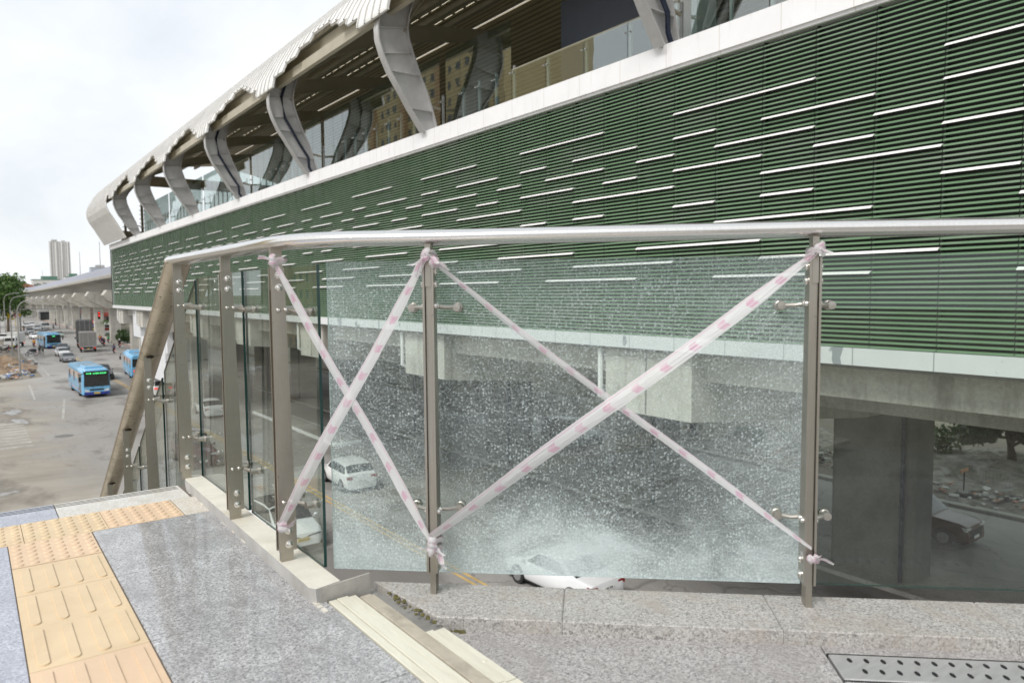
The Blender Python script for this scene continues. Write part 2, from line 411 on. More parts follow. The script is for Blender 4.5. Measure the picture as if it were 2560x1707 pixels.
def tapemat():
    m, t, out = nt("barrier_tape")
    p = N(t, "ShaderNodeBsdfPrincipled"); tl = N(t, "ShaderNodeBsdfTranslucent")
    uv = N(t, "ShaderNodeUVMap"); sp = N(t, "ShaderNodeSeparateXYZ"); L(t, uv.outputs[0], sp.inputs[0])
    # pink blocks every 16 cm, slanted ends, white margin at one side
    sk = math_(t, 'MULTIPLY_ADD', math_(t, 'ABSOLUTE', math_(t, 'SUBTRACT', sp.outputs['Y'], 0.5)), -0.035, sp.outputs['X'])
    fr = math_(t, 'FRACT', math_(t, 'DIVIDE', sk, 0.125))
    blk = ramp(t, fr, [(0.0, (0,0,0)), (0.38, (0,0,0)), (0.40, (1,1,1)), (0.63, (1,1,1)), (0.67, (0,0,0))])
    band = ramp(t, sp.outputs['Y'], [(0.0, (0,0,0)), (0.12, (0,0,0)), (0.16, (1,1,1)), (0.70, (1,1,1)), (0.74, (0,0,0)), (0.84, (0,0,0)), (0.88, (0.55,0.55,0.55)), (0.95, (0,0,0))])
    n = noise(t, uv.outputs[0], 6, 5, 0.65, 0.5)
    f = math_(t, 'MULTIPLY', math_(t, 'MULTIPLY', blk, band), ramp(t, n, [(0.32, (0.15,0.15,0.15)), (0.68, (0.85,0.85,0.85))]))
    edge = ramp(t, sp.outputs['Y'], [(0.80, (0,0,0)), (0.86, (0.30,0.30,0.30)), (0.93, (0.30,0.30,0.30)), (0.97, (0,0,0))])
    f = math_(t, 'MAXIMUM', f, edge)
    c = mixc(t, f, (0.78,0.765,0.77), (0.72,0.28,0.46))
    L(t, c, p.inputs['Base Color']); p.inputs['Roughness'].default_value = 0.38; L(t, c, tl.inputs[0])
    st = math_(t, 'MULTIPLY', sp.outputs['Y'], 40.0)
    wv = N(t, "ShaderNodeTexNoise"); wv.inputs['Scale'].default_value = 1.0
    cb = N(t, "ShaderNodeCombineXYZ"); L(t, math_(t, 'MULTIPLY', sp.outputs['X'], 6.0), cb.inputs[0]); L(t, math_(t, 'MULTIPLY', sp.outputs['Y'], 7.0), cb.inputs[1])
    L(t, cb.outputs[0], wv.inputs['Vector'])
    L(t, bump(t, wv.outputs['Fac'], 0.5, 0.01), p.inputs['Normal'])
    mx = N(t, "ShaderNodeMixShader"); mx.inputs[0].default_value = 0.34
    L(t, p.outputs[0], mx.inputs[1]); L(t, tl.outputs[0], mx.inputs[2])
    tr = N(t, "ShaderNodeBsdfTransparent"); m2 = N(t, "ShaderNodeMixShader"); m2.inputs[0].default_value = 0.20
    L(t, mx.outputs[0], m2.inputs[1]); L(t, tr.outputs[0], m2.inputs[2])
    L(t, m2.outputs[0], out.inputs[0])
    return m

M = {}
M['floor'] = granite("grey_granite", (0.30,0.30,0.31), (0.14,0.138,0.142), (0.55,0.55,0.55), big=0.34, stain=(0.22,0.212,0.21), rough=0.10, wet=0.24)
M['floor_blue'] = granite("blue_granite", (0.36,0.38,0.44), (0.22,0.24,0.29), (0.52,0.54,0.60), stain=(0.30,0.32,0.37))
M['nosing'] = granite("pale_granite", (0.56,0.55,0.52), (0.40,0.38,0.34), (0.70,0.69,0.66), stain=(0.44,0.40,0.33))
M['nosing_warm'] = granite("warm_granite", (0.54,0.51,0.45), (0.38,0.34,0.28), (0.66,0.63,0.58), stain=(0.46,0.38,0.28))
M['floor_bridge'] = granite("rosy_granite", (0.28,0.27,0.265), (0.15,0.138,0.136), (0.46,0.445,0.435), scale=170, stain=(0.27,0.25,0.24))
M['kerb_granite'] = granite("kerb_granite", (0.315,0.304,0.287), (0.165,0.155,0.147), (0.49,0.475,0.452), scale=170, stain=(0.33,0.29,0.25))
M['tactile'] = pmat("tactile_tile", (0.62,0.485,0.315), 0.55, var=0.08, vs=3, dirt=(0.50,0.36,0.22), dirt_amt=0.45, dirt_scale=5, bmp=0.1, bs=150)
M['tactile_pink'] = pmat("tactile_tile_pinkish", (0.63,0.47,0.32), 0.55, var=0.07, vs=3, dirt=(0.55,0.38,0.26), dirt_amt=0.4, dirt_scale=5, bmp=0.1, bs=150)
M['grout'] = pmat("grout", (0.16,0.14,0.12), 0.9)
M['kerb_top'] = pmat("kerb_screed", (0.60,0.575,0.505), 0.8, var=0.10, vs=6, dirt=(0.40,0.33,0.24), dirt_amt=0.55, dirt_scale=3.5, bmp=0.2, bs=60)
M['kerb_side'] = pmat("kerb_render", (0.43,0.42,0.40), 0.75, var=0.12, vs=5, dirt=(0.22,0.20,0.17), dirt_amt=0.5, dirt_scale=4, bmp=0.1, bs=60)
M['cream'] = pmat("cream_metal", (0.63,0.61,0.51), 0.45, var=0.05, vs=8, stretch=(6,1,1), dirt=(0.45,0.42,0.33), dirt_amt=0.5, dirt_scale=4)
M['channel'] = pmat("joint_channel", (0.42,0.38,0.31), 0.7, var=0.15, vs=6, dirt=(0.15,0.13,0.10), dirt_amt=0.7, dirt_scale=6)
M['steel'] = steel("brushed_steel", (0.84,0.825,0.80), 0.15, grime=0.06)
M['steel_dirty'] = steel("weathered_steel", (0.50,0.44,0.35), 0.34, grime=0.5, spots=0.655)
M['plate'] = steel("post_steel", (0.43,0.40,0.35), 0.34, (60,60,1.5), grime=0.2)
M['bolt'] = steel("polished_bolt", (0.72,0.70,0.66), 0.16, grime=0.05)
M['glass'] = glassmat("railing_glass", (0.86,0.91,0.885), 0.045, dirt=0.035)
M['glass_edge'] = pmat("glass_edge", (0.012,0.045,0.040), 0.12, var=0.2)
M['shatter'] = shattered()
M['shatter_edge'] = pmat("crumbled_glass_edge", (0.50,0.60,0.58), 0.35, var=0.3, vs=90)
M['tape'] = tapemat()
M['clamp'] = steel("clamp_steel", (0.50,0.475,0.43), 0.36, grime=0.25)
M['grate'] = pmat("grate_steel", (0.42,0.42,0.415), 0.42, 0.35, var=0.08, vs=8, stretch=(1,6,1), dirt=(0.26,0.25,0.23), dirt_amt=0.45, dirt_scale=7)
M['black'] = pmat("black_rubber", (0.012,0.012,0.013), 0.7)
M['hole'] = pmat("dark_hole", (0.008,0.008,0.009), 0.9)
M['moss'] = pmat("moss_and_grit", (0.10,0.09,0.03), 0.95, var=0.5, vs=30, bmp=0.5, bs=60)
M['asphalt'] = asphalt()
M['ground'] = pmat("packed_earth", (0.20,0.175,0.14), 0.95, var=0.3, vs=0.15, dirt=(0.11,0.12,0.07), dirt_amt=0.8, dirt_scale=0.1, bmp=0.3, bs=1.2)
M['paint_white'] = pmat("worn_road_paint", (0.40,0.39,0.365), 0.8, var=0.3, vs=2, dirt=(0.25,0.24,0.225), dirt_amt=0.95, dirt_scale=1.2)
M['paint_yellow'] = pmat("yellow_road_paint", (0.52,0.36,0.13), 0.8, var=0.2, vs=2, dirt=(0.25,0.21,0.15), dirt_amt=0.6, dirt_scale=1.0)
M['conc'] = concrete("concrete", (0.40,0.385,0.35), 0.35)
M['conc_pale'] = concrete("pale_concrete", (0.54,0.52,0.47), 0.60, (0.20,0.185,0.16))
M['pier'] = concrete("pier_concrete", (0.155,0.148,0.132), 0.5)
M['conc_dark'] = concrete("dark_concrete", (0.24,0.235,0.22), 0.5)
M['band'] = panelled("white_plaster_band", (0.84,0.84,0.85), (0.52,0.48,0.42), 1.55, stain=(0.48,0.45,0.41), width=0.016)
M['lowband'] = panelled("white_metal_skirt", (0.70,0.71,0.72), (0.16,0.16,0.16), 1.5, stain=(0.66,0.66,0.64), peel=(0.30,0.32,0.34), width=0.018)
M['whitepanel'] = panelled("white_cladding", (0.74,0.75,0.77), (0.10,0.10,0.10), 1.6, axis='Y', stain=(0.55,0.55,0.55))
M['louvre_back'] = pmat("louvre_backing", (0.040,0.044,0.042), 0.8)
M['void'] = pmat("dark_void", (0.012,0.014,0.012), 0.95)
M['fin'] = pmat("white_fin", (0.86,0.86,0.83), 0.4, var=0.03)
M['roofseam'] = pmat("roof_seam", (0.50,0.49,0.475), 0.5)
M['roofmetal'] = pmat("roof_sheet", (0.80,0.795,0.77), 0.5, 0.0, var=0.05, vs=0.4, dirt=(0.48,0.46,0.42), dirt_amt=0.3, dirt_scale=0.3)
def soffitmat():
    m, t, out = nt("ribbed_roof_lining"); p = N(t, "ShaderNodeBsdfPrincipled"); L(t, p.outputs[0], out.inputs[0]); p.inputs['Roughness'].default_value = 0.6
    co = objco(t); sp = N(t, "ShaderNodeSeparateXYZ"); L(t, co, sp.inputs[0])
    f = math_(t, 'PINGPONG', math_(t, 'DIVIDE', sp.outputs['X'], 0.42), 0.5)
    c = ramp(t, f, [(0.0, (0.30,0.25,0.15)), (0.12, (0.34,0.29,0.18)), (0.20, (0.68,0.59,0.39)), (0.5, (0.70,0.61,0.41))])
    n = noise(t, co, 0.5, 5); c = mixc(t, 0.2, c, ramp(t, n, [(0.3, (0.2,0.2,0.2)), (0.7, (0.8,0.8,0.8))]), 'OVERLAY')
    L(t, c, p.inputs['Base Color']); L(t, bump(t, f, 0.6, 0.08), p.inputs['Normal']); return m
M['soffit'] = soffitmat()
M['girdersteel'] = pmat("brown_grey_steel", (0.42,0.385,0.30), 0.55, var=0.1, vs=0.8)  # brownish grey is the steel's own colour, nearly even
M['colsteel'] = pmat("grey_painted_steel", (0.44,0.435,0.43), 0.5, var=0.07, vs=1.2, dirt=(0.68,0.67,0.65), dirt_amt=0.5, dirt_scale=0.9)
M['pipe'] = pmat("navy_pipe", (0.010,0.016,0.035), 0.28, var=0.2)
M['pglass'] = glassmat("platform_glass", (0.80,0.89,0.87), 0.22, wav=0.05)
M['skylight'] = pmat("skylight_sheet", (0.85,0.83,0.72), 0.5)
M['navyboard'] = pmat("blue_grey_board", (0.085,0.095,0.125), 0.55, var=0.05)
M['greenpanel'] = pmat("green_mesh_panel", (0.07,0.17,0.09), 0.6, var=0.15)
M['greenlit'] = pmat("pale_green_ceiling_panel", (0.30,0.52,0.12), 0.5)
M['white'] = pmat("white_paint", (0.78,0.78,0.77), 0.45, var=0.05)
M['grey'] = pmat("grey_paint", (0.36,0.37,0.38), 0.5, var=0.1)
M['lamp_metal'] = pmat("galvanised_pole", (0.35,0.345,0.33), 0.5, 0.3, var=0.12, vs=0.8)
M['carglass'] = pmat("car_glass", (0.02,0.024,0.026), 0.12, var=0.2, spec=0.8)
M['tyre'] = pmat("tyre", (0.018,0.018,0.018), 0.8)
M['rim'] = pmat("alloy_rim", (0.45,0.45,0.46), 0.3, 0.8)
M['headlight'] = pmat("headlight", (0.75,0.77,0.78), 0.1, 0.3)
M['chrome'] = pmat("chrome", (0.7,0.7,0.7), 0.15, 1.0)
M['taillight'] = emat("tail_lamp", (1.0,0.05,0.03), 0.7)
M['tail_off'] = pmat("tail_lamp_off", (0.25,0.015,0.012), 0.2)
M['led'] = emat("green_led", (0.10,1.0,0.28), 2.0)
M['redlamp'] = emat("red_signal", (1.0,0.04,0.03), 1.1)
M['plate_yellow'] = pmat("yellow_plate", (0.65,0.46,0.06), 0.5)
M['plate_white'] = pmat("white_plate", (0.75,0.75,0.73), 0.5)
M['lettering'] = pmat("dark_lettering", (0.02,0.02,0.02), 0.6)
# ================================================================== landing floor (setting)
def floor_tiles(name, rects, mat, top=0.0, th=0.03, c=0.002, gap=0.0045):
    mb = MB()
    for (x0, x1, y0, y1) in rects:
        mb.cbox(x0+gap/2, x1-gap/2, y0+gap/2, y1-gap/2, top-th, top, c)
    return tag(mb.build(name, mat), kind="structure")

ys = [4.030, 3.318, 2.615, 1.91, 1.205, 0.50, -0.205, -0.91, -1.6]
floor_tiles("landing_floor", [(0.439, 1.03, ys[i+1], ys[i]) for i in range(len(ys)-1)] +
            [(1.3, 1.30001, 0, 0.0001)][:0], M['floor'])
ysl = [4.030, 3.318, 2.615, 1.91, 1.205, 0.50, -0.205, -0.91, -1.6]
floor_tiles("landing_floor_far_side", [(x0, x0+0.70, ysl[i+1], ysl[i]) for i in range(len(ysl)-1) for x0 in (-0.60, -1.30, -2.0, -2.7)], M['floor_blue'])
floor_tiles("stair_edge_slabs", [(0.333, 0.975, 4.388, 4.70)], M['nosing'])
floor_tiles("stair_edge_slabs_warm", [(0.867, 1.0, 4.032, 4.386)], M['nosing_warm'])
floor_tiles("stair_edge_slabs_blue", [(x0, x0+0.70, 4.388, 4.70) for x0 in (-0.367, -1.067, -1.767, -2.467)], M['floor_blue'])
g = MB()
for y in (4.608, 4.636, 4.664):
    g.box(-2.4, 0.955, y, y+0.006, 0.0003, 0.0012)
tag(g.build("stair_edge_grooves", M['hole']), kind="structure")
g = MB(); g.box(-2.75, 1.03, -1.7, 4.69, -0.30, -0.006)
tag(g.build("landing_slab", M['grout']), kind="structure")
# flight of steps going down beyond the edge
g = MB()
for k in range(1, 40):
    g.box(-2.75, 1.0, 4.70+(k-1)*0.25, 4.70+k*0.25+0.02, -0.1625*k-0.16, -0.1625*k)
tag(g.build("stair_steps", M['nosing']), kind="structure")

def dome(mb, x, y, z, r, h, n=10):
    rings = [[(x+rr*math.cos(2*math.pi*i/n), y+rr*math.sin(2*math.pi*i/n), z+hh) for i in range(n)] for rr, hh in ((r, -0.001), (r*0.92, h*0.45), (r*0.72, h*0.9), (r*0.45, h))]
    mb.rings(rings, True, False); mb.add(rings[-1], [tuple(range(n))], smooth=True)
def stadium(mb, x, y0, y1, z, w, h, n=6):
    def ring(r, zz):
        p = [(x+r*math.cos(a), y1-w+r*math.sin(a), zz) for a in [math.pi*i/n for i in range(n+1)]]
        return p + [(x+r*math.cos(a), y0+w+r*math.sin(a), zz) for a in [math.pi+math.pi*i/n for i in range(n+1)]]
    rs = [ring(w, z-0.001), ring(w*0.98, z+h*0.85), ring(w*0.93, z+h)]
    mb.rings(rs, True, False); mb.add(rs[-1], [tuple(range(len(rs[-1])))], smooth=True)
ta = MB(); tb = MB()
def warn(mb, x0, y0, w, d, top=0.0):
    mb.cbox(x0+0.001, x0+w-0.001, y0+0.001, y0+d-0.001, -0.03, top, 0.0015)
    n = 6
    for i in range(n):
        for j in range(n):
            dome(mb, x0+w*(i+0.5)/n, y0+d*(j+0.5)/n, top, 0.0185, 0.0055)
def bars(mb, x0, y0, w, d, top=0.0):
    mb.cbox(x0+0.001, x0+w-0.001, y0+0.001, y0+d-0.001, -0.03, top, 0.0015)
    for i in range(4):
        stadium(mb, x0+w*(i+0.5)/4, y0+0.022, y0+d-0.022, top, 0.0165, 0.0050)
warn(tb, 0.515, 4.036, 0.350, 0.350); warn(ta, 0.165, 4.036, 0.350, 0.350)
for k in range(1, 8): warn(ta if k % 3 else tb, 0.165-0.35*k, 4.036, 0.350, 0.350)
warn(tb, 0.100, 3.68, 0.337, 0.354)
for k, y in enumerate((3.320, 2.966, 2.615, 2.262, 1.908, 1.555, 1.2, 0.85, 0.5, 0.15, -0.2, -0.55)):
    bars(tb if k in (3, 6) else ta, 0.100, y, 0.337, 0.351)
tag(ta.build("tactile_paving", M['tactile'], smooth_angle=28), kind="structure")
tag(tb.build("tactile_paving_pinkish", M['tactile_pink'], smooth_angle=28), kind="structure")

# ------------------------------------------------------------------ frame of the bridge railing
DP = Vector((1.39, 2.375, 0)); U = Vector((0.7333, -0.6799, 0)).normalized(); V = Vector((-U.y, U.x, 0))   # V points away from the walkway
if V.y < 0: V = -V
def RP(s, v, z): return DP + U*s + V*v + Vector((0, 0, z))
def RM(s=0, v=0, z=0):   # matrix: local x along the rail, local y outward, z up
    m = Matrix.Identity(4)
    for i in range(3):
        m[i][0] = U[i]; m[i][1] = V[i]; m[i][2] = (0, 0, 1)[i]; m[i][3] = RP(s, v, z)[i]
    return m

# floor of the footbridge, right of the expansion joint (large slabs)
fb = MB()
def poly_slab(mb, pts, z0, z1, mi=0):
    mb.prism([(p[0], p[1]) for p in pts], 'z', z0, z1, mi)
def cut_line(a):   # along rail direction at distance v from posts
    return a
a0 = RP(0.02, -0.215, 0); 
def onx(x, v):      # point with given x on the line parallel to the rail at offset v
    base = DP + V*v
    s = (x - base.x)/U.x
    return base + U*s
p1 = onx(1.295, -0.205); p2 = RP(1.372, -0.205, 0); p3 = RP(4.6, -0.205, 0); 
gq = [RP(1.372, -0.262, 0), RP(1.372, -0.425, 0)]
poly_slab(fb, [p1, RP(1.366, -0.205, 0), RP(1.366, -1.0, 0), (1.295, 1.10)], -0.10, -0.050)
poly_slab(fb, [(1.295, 1.0955), RP(1.366, -1.0045, 0), RP(1.366, -1.9, 0), (1.295, -0.35)], -0.10, -0.050)
poly_slab(fb, [RP(1.371, -0.432, 0), RP(2.6, -0.432, 0), RP(2.6, -1.9, 0), RP(1.371, -1.9, 0)], -0.10, -0.050)
poly_slab(fb, [RP(1.371, -0.205, 0), RP(2.6, -0.205, 0), RP(2.6, -0.258, 0), RP(1.371, -0.258, 0)], -0.10, -0.050)
poly_slab(fb, [RP(2.605, -0.205, 0), RP(4.6, -0.205, 0), RP(4.6, -1.9, 0), RP(2.605, -1.9, 0)], -0.10, -0.050)
tag(fb.build("footbridge_floor", M['floor_bridge']), kind="structure")
fb = MB(); poly_slab(fb, [onx(1.22, 0.1), RP(4.7, 0.1, 0), RP(4.7, -2.0, 0), (1.02, -1.7), (1.02, 2.40), (1.22, 2.42)], -0.55, -0.101)
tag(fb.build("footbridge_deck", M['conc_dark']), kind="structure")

# kerbs
k = MB()
k.add([(1.0,2.60,-0.30),(1.004,4.56,-0.30),(1.02,4.67,-0.30),(1.098,4.67,-0.30),(1.098,2.59,-0.30),(1.015,2.565,-0.30),
       (0.970,2.575,0.06),(0.985,4.54,0.06),(1.002,4.65,0.06),(1.090,4.65,0.06),(1.090,2.565,0.06),(0.985,2.545,0.06)],
      [(6,7,8,9,10,11)], 0)
k.add([(1.0,2.60,-0.30),(1.004,4.56,-0.30),(1.02,4.67,-0.30),(1.098,4.67,-0.30),(1.098,2.59,-0.30),(1.015,2.565,-0.30),
       (0.970,2.575,0.06),(0.985,4.54,0.06),(1.002,4.65,0.06),(1.090,4.65,0.06),(1.090,2.565,0.06),(0.985,2.545,0.06)],
      [(0,1,7,6),(1,2,8,7),(2,3,9,8),(3,4,10,9),(4,5,11,10),(5,0,6,11)], 1)
tag(k.build("landing_kerb", [M['kerb_top'], M['kerb_side']]), kind="structure")
k = MB()
k.box(1.02, 1.085, -1.6, 4.6, -0.75, -0.305)
k.prism([(1.010,2.5480),(1.216,2.572),(1.216,2.580),(1.010,2.556)], 'z', -0.09, 0.057)
tag(k.build("landing_edge_beam", M['conc']), kind="structure")
# crusty mortar along the kerb foot
k = MB(); random.seed(3)
y = 2.46
while y < 4.45:
    l = random.uniform(0.02, 0.09)
    if random.random() < 0.75:
        w = random.uniform(0.004, 0.014)
        k.box(0.992-w, 0.998, y, y+l, 0.0, random.uniform(0.002, 0.007))
    y += l*random.uniform(1.0, 1.5)
tag(k.build("mortar_crust", M['kerb_top']), kind="structure")

kg = MB()
def kerb_seg(s0, s1, left_cut=False):
    A = [RP(s0, 0.085, 0), RP(s1, 0.085, 0), RP(s1, -0.205, 0), RP(s0, -0.205, 0)]
    if left_cut: A = [onx(1.255, 0.085), RP(s1, 0.085, 0), RP(s1, -0.205, 0), onx(1.29, -0.205)]
    n = 4; c = 0.004
    ctr = sum((Vector((p[0], p[1], 0)) for p in A), Vector())/4
    B = [Vector((p[0], p[1], 0)) + (ctr-Vector((p[0], p[1], 0))).normalized()*c*1.4 for p in A]
    vs = [(p[0],p[1],-0.10) for p in A] + [(p[0],p[1],-c) for p in A] + [(p[0],p[1],0) for p in B]
    kg.add(vs, [(8,9,10,11)] + [(i,(i+1)%4,4+(i+1)%4,4+i) for i in range(4)] + [(4+i,4+(i+1)%4,8+(i+1)%4,8+i) for i in range(4)])
kerb_seg(0, 0.4985, True); kerb_seg(0.50, 1.2485); kerb_seg(1.25, 1.9985); kerb_seg(2.0, 2.7515); kerb_seg(2.753, 4.6)
tag(kg.build("granite_kerb", M['kerb_granite']), kind="structure")
k = MB(); k.box(1.205, 1.3, 2.05, 2.62, -0.30, -0.03)
tag(k.build("kerb_bedding", M['conc_dark']), kind="structure")
k = MB(); random.seed(5)
for i in range(34):
    s = random.uniform(-0.10, 0.16); p = RP(s, -0.208-random.uniform(0, 0.012), -0.05)
    r = random.uniform(0.004, 0.012); k.ball((p.x, p.y, p.z), r, 6, 4, sz=0.5)
for i in range(30):
    y = random.uniform(2.1, 2.5); x = 1.262+random.uniform(-0.022, 0.01) ; r = random.uniform(0.003, 0.010)
    k.ball((x, y, -0.006), r, 6, 4, sz=0.6)
tag(k.build("moss", M['moss']), kind="stuff")

# ------------------------------------------------------------------ expansion joint and drain
ej = empty("expansion_joint_cover", (1.16, 2.4, 0), 0, "cream ribbed metal strip bridging the gap between landing and footbridge", "joint cover")
ej_o = Vector((1.16, 2.4, 0))
def part(mb, name, mats, parent, **kw):
    """geometry given in world coordinates, stored relative to its parent"""
    o = mb.build(name, mats, None, **kw)
    o.parent = parent
    o.matrix_parent_inverse = Matrix.Identity(4)
    w = Matrix.LocRotScale(parent.location, parent.rotation_euler, None)
    o.data.transform(w.inverted())
    return o
e = MB()
e.cbox(1.032, 1.062, -1.6, 2.54, -0.05, 0.004, 0.002); e.cbox(1.064, 1.108, -1.6, 2.54, -0.05, 0.006, 0.002); e.cbox(1.110, 1.138, -1.6, 2.535, -0.05, 0.003, 0.002)
part(e, "edge_strip", M['cream'], ej)
e = MB(); e.cbox(1.139, 1.152, -1.6, 2.53, -0.06, -0.010, 0.002); e.cbox(1.153, 1.198, -1.6, 2.53, -0.06, -0.005, 0.004); e.cbox(1.199, 1.212, -1.6, 2.53, -0.06, -0.012, 0.002)
part(e, "joint_channel", M['channel'], ej)
e = MB()
for (a, b) in ((1.72, 2.14), (0.9, 1.716), (-1.6, 0.896)):
    e.cbox(1.214, 1.244, a, b, -0.06, -0.016, 0.002); e.cbox(1.245, 1.291, a, b, -0.06, -0.022, 0.002)
for y in (1.86, 1.35): e.ball((1.268, y, -0.022), 0.009, 8, 4, sz=0.4)
part(e, "edge_strip", M['cream'], ej)

gr = empty("drain_cover", RP(1.6, -0.34, -0.05), 0, "perforated steel drain cover set in the granite floor beside the kerb", "drain cover")
e = MB(RM(0, 0, 0)); e.cbox(1.376, 2.59, -0.424, -0.266, -0.09, -0.046, 0.004)
part(e, "cover_plate", M['grate'], gr)
for i in range(22):
    for r_, off in ((-0.305, 0.0), (-0.372, 0.024)):
        e = MB(RM(0, 0, 0))
        s = 1.43+i*0.052+off
        pts = [(s+0.0075*math.cos(a), r_+0.0150*math.sin(a)) for a in [2*math.pi*q/12 for q in range(12)]]
        e.prism(pts, 'z', -0.060, -0.0452)
        part(e, "drain_hole", M['hole'], gr)
gr_frame = MB(RM(0,0,0)); gr_frame.box(1.372, 2.6, -0.4305, -0.4265, -0.10, -0.0475); gr_frame.box(1.372, 2.6, -0.2635, -0.2595, -0.10, -0.0475)
part(gr_frame, "frame", M['black'], gr)

# ================================================================== railing
M['collar'] = pmat("sooty_weld", (0.045,0.036,0.026), 0.8, var=0.4, vs=30)
rail = empty("railing", (1.0, 2.9, 0.06), 0, "stainless steel railing with glass panels round the stair landing and footbridge", "railing")
HZ = 1.352
# handrail: wide oval tube, level round the landing corner, then down the stair
hr = MB()
bend = Vector((1.018, 2.735, HZ))
path = [(1.010, 4.70, HZ), (1.010, 3.9, HZ), (1.012, 3.3, HZ)]
p0 = Vector((1.013, 2.98, HZ)); p2_ = bend + U*0.22
for i in range(7):
    tt = i/6; path.append(tuple((1-tt)**2*p0 + 2*tt*(1-tt)*bend + tt*tt*(p2_ + Vector((0,0,0.002)))))
e1 = RP(1.385, 0.0, HZ+0.010)
for i in range(1, 6):
    path.append(tuple(p2_.lerp(e1, i/5.0)))
path.append(tuple(RP(2.4, 0.0, HZ+0.008))); path.append(tuple(RP(4.5, 0.0, HZ+0.006)))
hr.tube(path, 0.062, 28, ry=0.030)
part(hr, "handrail", M['steel'], rail, smooth_angle=60)
hs = MB()
sl = Vector((0, 1, -0.652))
st = [Vector((1.022, 4.675, HZ-0.004)) + sl*(i*0.9) for i in range(8)]
hs.tube([tuple(p) for p in st], 0.075, 28, ry=0.032)
part(hs, "stair_handrail", M['steel_dirty'], rail, smooth_angle=60)
h2 = MB()
h2.ball((1.016, 4.685, HZ-0.004), 0.0315, 20, 10, sx=2.2, sy=1.05, sz=0.97)
part(h2, "handrail_elbow", M['steel'], rail, smooth_angle=80)
# dark stains where the posts meet the stair handrail
def stain_of(y):
    pass

def make_post(frame, zt, zb, ztop, zfoot, arms, frame_land=False, name="post", w0=0.052, w1=0.073, gap=0.030, ptop=None, glass_off=0.14, stair=False):
    """twin tapered plates; local x = along the rail, local y = outward; arms = list of (z, sides)"""
    mb = MB(frame); t = 0.008
    inner = -0.044 if frame_land else -0.028
    for sx in (-1, 1):
        x0 = sx*gap/2 - t/2
        prof = [(inner, zb), (inner+w1, zb), (inner+w1, zb+0.10), (inner+w0, zt), (inner, zt)]
        mb.prism(prof, 'x', x0, x0+t)
    # tongues up to the handrail and down to the kerb
    mb.box(-0.011, 0.011, inner+0.004, inner+w0-0.004, zt-0.09, ztop)
    mb.box(-0.011, 0.011, inner+0.010, inner+w1-0.012, zfoot, zb+0.12)
    mb.box(-0.010, 0.010, inner+0.012, inner+0.030, zb+0.12, zt-0.09)
    post = part(mb, name, M['plate'], rail)
    # bolts
    bz = [zt-0.033, zt-0.082, zb+0.085, zb+0.028]
    for iz, z in enumerate(bz):
        yy = inner + (w0 if iz < 2 else w1)*0.55
        for sx in ((1,) if frame_land else (-1, 1)):
            b = MB(frame)
            xx = sx*(gap/2+t/2)
            b.lathe([(0.0165, 0), (0.0165, 0.003), (0.0125, 0.0035), (0.0115, 0.008), (0.006, 0.0125), (0.0, 0.0135)], (xx, yy, z), (sx, 0, 0), 14)
            ob = part(b, "bolt", M['bolt'], rail); fix_child(ob, post)
    for z, sides in arms:
        for sx in ((1,) if frame_land else (-1, 1)):
            for yy in (inner+0.024, inner+w0+0.002):
                b = MB(frame); b.lathe([(0.0105, 0), (0.0100, 0.005), (0.006, 0.010), (0.0, 0.011)], (sx*(gap/2+t/2), yy, z), (sx, 0, 0), 12)
                ob = part(b, "bolt", M['bolt'], rail); fix_child(ob, post)
        a = MB(frame)
        a.lathe([(0.020, 0), (0.020, 0.004), (0.0165, 0.005), (0.0165, 0.035), (0.020, 0.036), (0.020, 0.040)], (0, inner+w0+0.004, z), (0, 1, 0), 14)
        for sx in sides:
            a.tube([(0, inner+w0+0.026, z), (sx*0.045, inner+w0+0.030, z-0.006), (sx*0.085, glass_off-0.026, z-0.008)], 0.009, 10)
            q = (sx*0.088, glass_off-0.045, z-0.008)
            a.lathe([(0.0, 0), (0.0150, 0.001), (0.0150, 0.030), (0.018, 0.032), (0.0195, 0.040)], q, (0, 1, 0), 16)
            a.lathe([(0.0195, 0), (0.0195, 0.006), (0.015, 0.009), (0.0, 0.010)], (sx*0.088, glass_off+0.0075, z-0.008), (0, 1, 0), 16)
        oa = part(a, "glass_clamp", M['clamp'], rail); fix_child(oa, post)
    return post
def fix_child(o, post):
    o.parent = post          # post sits at the railing's origin with identity transform

# landing posts stand along Y: local x (along) = -Y, local y (outward) = +X
def LM(x, y):
    return Matrix(((0, 1, 0, x), (-1, 0, 0, y), (0, 0, 1, 0), (0, 0, 0, 1)))
GO = 0.088
make_post(LM(1.012, 4.60), 1.255, 0.105, HZ-0.02, 0.055, [(1.085, (-1, 1)), (0.308, (-1, 1))], glass_off=GO, frame_land=True)
make_post(LM(1.012, 3.61), 1.255, 0.105, HZ-0.02, 0.055, [(1.085, (-1, 1)), (0.308, (-1, 1))], glass_off=GO, frame_land=True)
make_post(LM(1.012, 2.90), 1.255, 0.105, HZ-0.02, 0.055, [(1.085, (-1, 1)), (0.308, (-1, 1))], glass_off=GO, frame_land=True)
# bridge posts
ZS = ((1.10, (-1, 1)), (0.318, (-1, 1)))
for s in (0.0, 1.384, 2.77):
    make_post(RM(s, 0, 0), 1.262, 0.085, HZ-0.012, -0.002, ZS, glass_off=0.115, gap=0.034)
# stair posts
for y in (5.60, 6.62, 7.62, 8.6, 9.6):
    dz = -0.652*(y-4.675)
    make_post(LM(1.012, y), 1.19+dz, 0.10+dz, HZ-0.02+dz, -0.15+dz, [(1.02+dz, (1,)), (0.30+dz, (1,))], glass_off=GO, frame_land=True)
